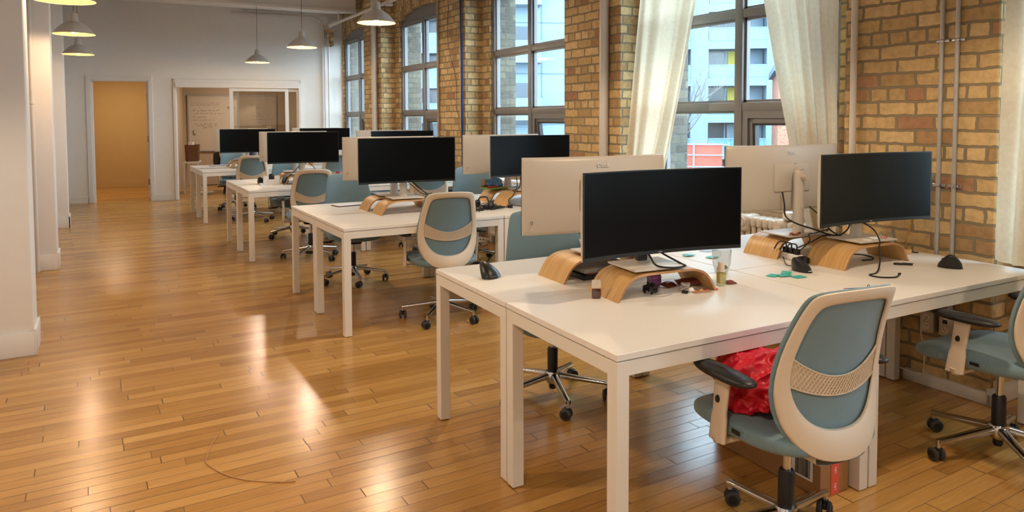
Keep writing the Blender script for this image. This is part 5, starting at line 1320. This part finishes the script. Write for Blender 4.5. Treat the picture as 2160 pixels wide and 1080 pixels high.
for k in range(6):
    pts = [(rr_.uniform(-.2, .2), rr_.uniform(-.12, .12), .012 + rr_.random() * .03) for _ in range(7)]; b.tube(smooth_path(pts, 5), .006, 6)
b.tube(smooth_path([(.0, .0, .02), (-.05, .05, .2), (-.1, .1, .55)], 5), .005, 6)
o = b.build('cord_pile', M['cord_white'], smooth=60); place(o, 2.0, .95, 0); tag(o, 'heap of white cords on the floor by the narrow table', 'cord')
# wooden table with black legs
r = thing('meeting_table', 'wooden table on black legs behind the farthest desks', 'table'); place(r, 2.35, 1.3, 0)
b = MB(); b.box(0, 1.5, -.35, .35, .80, .83, .004); b.build('tabletop', M['wood_small'], r)
for x in (.02, 1.44):
    b = MB(); b.tube([(x, -.30, .80), (x + .06, -.30, .4), (x, -.30, 0)], .02, 8); b.tube([(x, .30, .80), (x + .06, .3, .4), (x, .30, 0)], .02, 8); b.build('leg', M['black'], r, smooth=60)
crumple('hanging_bag', .06, .06, .2, M['black'], (0, 0, 0), 0, 'black bag hanging beside the end of the wooden table', 'bag', 7); place(bpy.data.objects['hanging_bag'], 2.25, 1.0, .50)
cable('floor_cable', [tuple(fw(1.7, 2.9, .01)), tuple(fw(2.2, 2.85, .01)), tuple(fw(2.5, 2.4, .01)), tuple(fw(2.7, 1.8, .02)), tuple(fw(2.75, 1.4, .3)), tuple(fw(2.6, 1.2, .8))], .007, M['cable'], 'dark cable running along the meeting room floor up to the table')

# ------------------------------------------------------------------ light
w = bpy.data.worlds.new('sky'); SC.world = w; w.use_nodes = True
bg = w.node_tree.nodes['Background']; bg.inputs[0].default_value = (.70, .88, 1., 1); bg.inputs[1].default_value = 5.8
def light(name, typ, loc, energy, color, **k):
    L = bpy.data.lights.new(name, typ); L.energy = energy; L.color = color
    rot = k.pop('rot', None)
    for a, v in k.items(): setattr(L, a, v)
    o = bpy.data.objects.new(name, L); COL.objects.link(o); o.location = loc
    if rot: o.rotation_euler = rot
    return o
for k, (o0, o1) in enumerate(OPEN):
    o = light('window_portal', 'AREA', (4.45, (o0 + o1) / 2, 1.98), 1, (1, 1, 1), shape='RECTANGLE', size=2.3, size_y=o1 - o0, rot=(0, PI / 2, 0)); o.data.cycles.is_portal = True
# warm ceiling lights of the hall and the meeting room
light('hall_light', 'AREA', tuple(fw(.3, 1.6, 2.6)), 15, (1, .80, .55), shape='DISK', size=.4)
light('meeting_room_light', 'AREA', tuple(fw(2.9, 1.6, 2.6)), 16, (1, .86, .70), shape='DISK', size=.5)

SC.view_settings.view_transform = 'Standard'; SC.view_settings.look = 'None'; SC.view_settings.gamma = 1; SC.view_settings.exposure = 1.28
SC.view_settings.use_curve_mapping = False
SC.cycles.use_denoising = True
SC.cycles.max_bounces = 8; SC.cycles.transparent_max_bounces = 12; SC.cycles.sample_clamp_indirect = 8; SC.cycles.caustics_reflective = False; SC.cycles.caustics_refractive = False
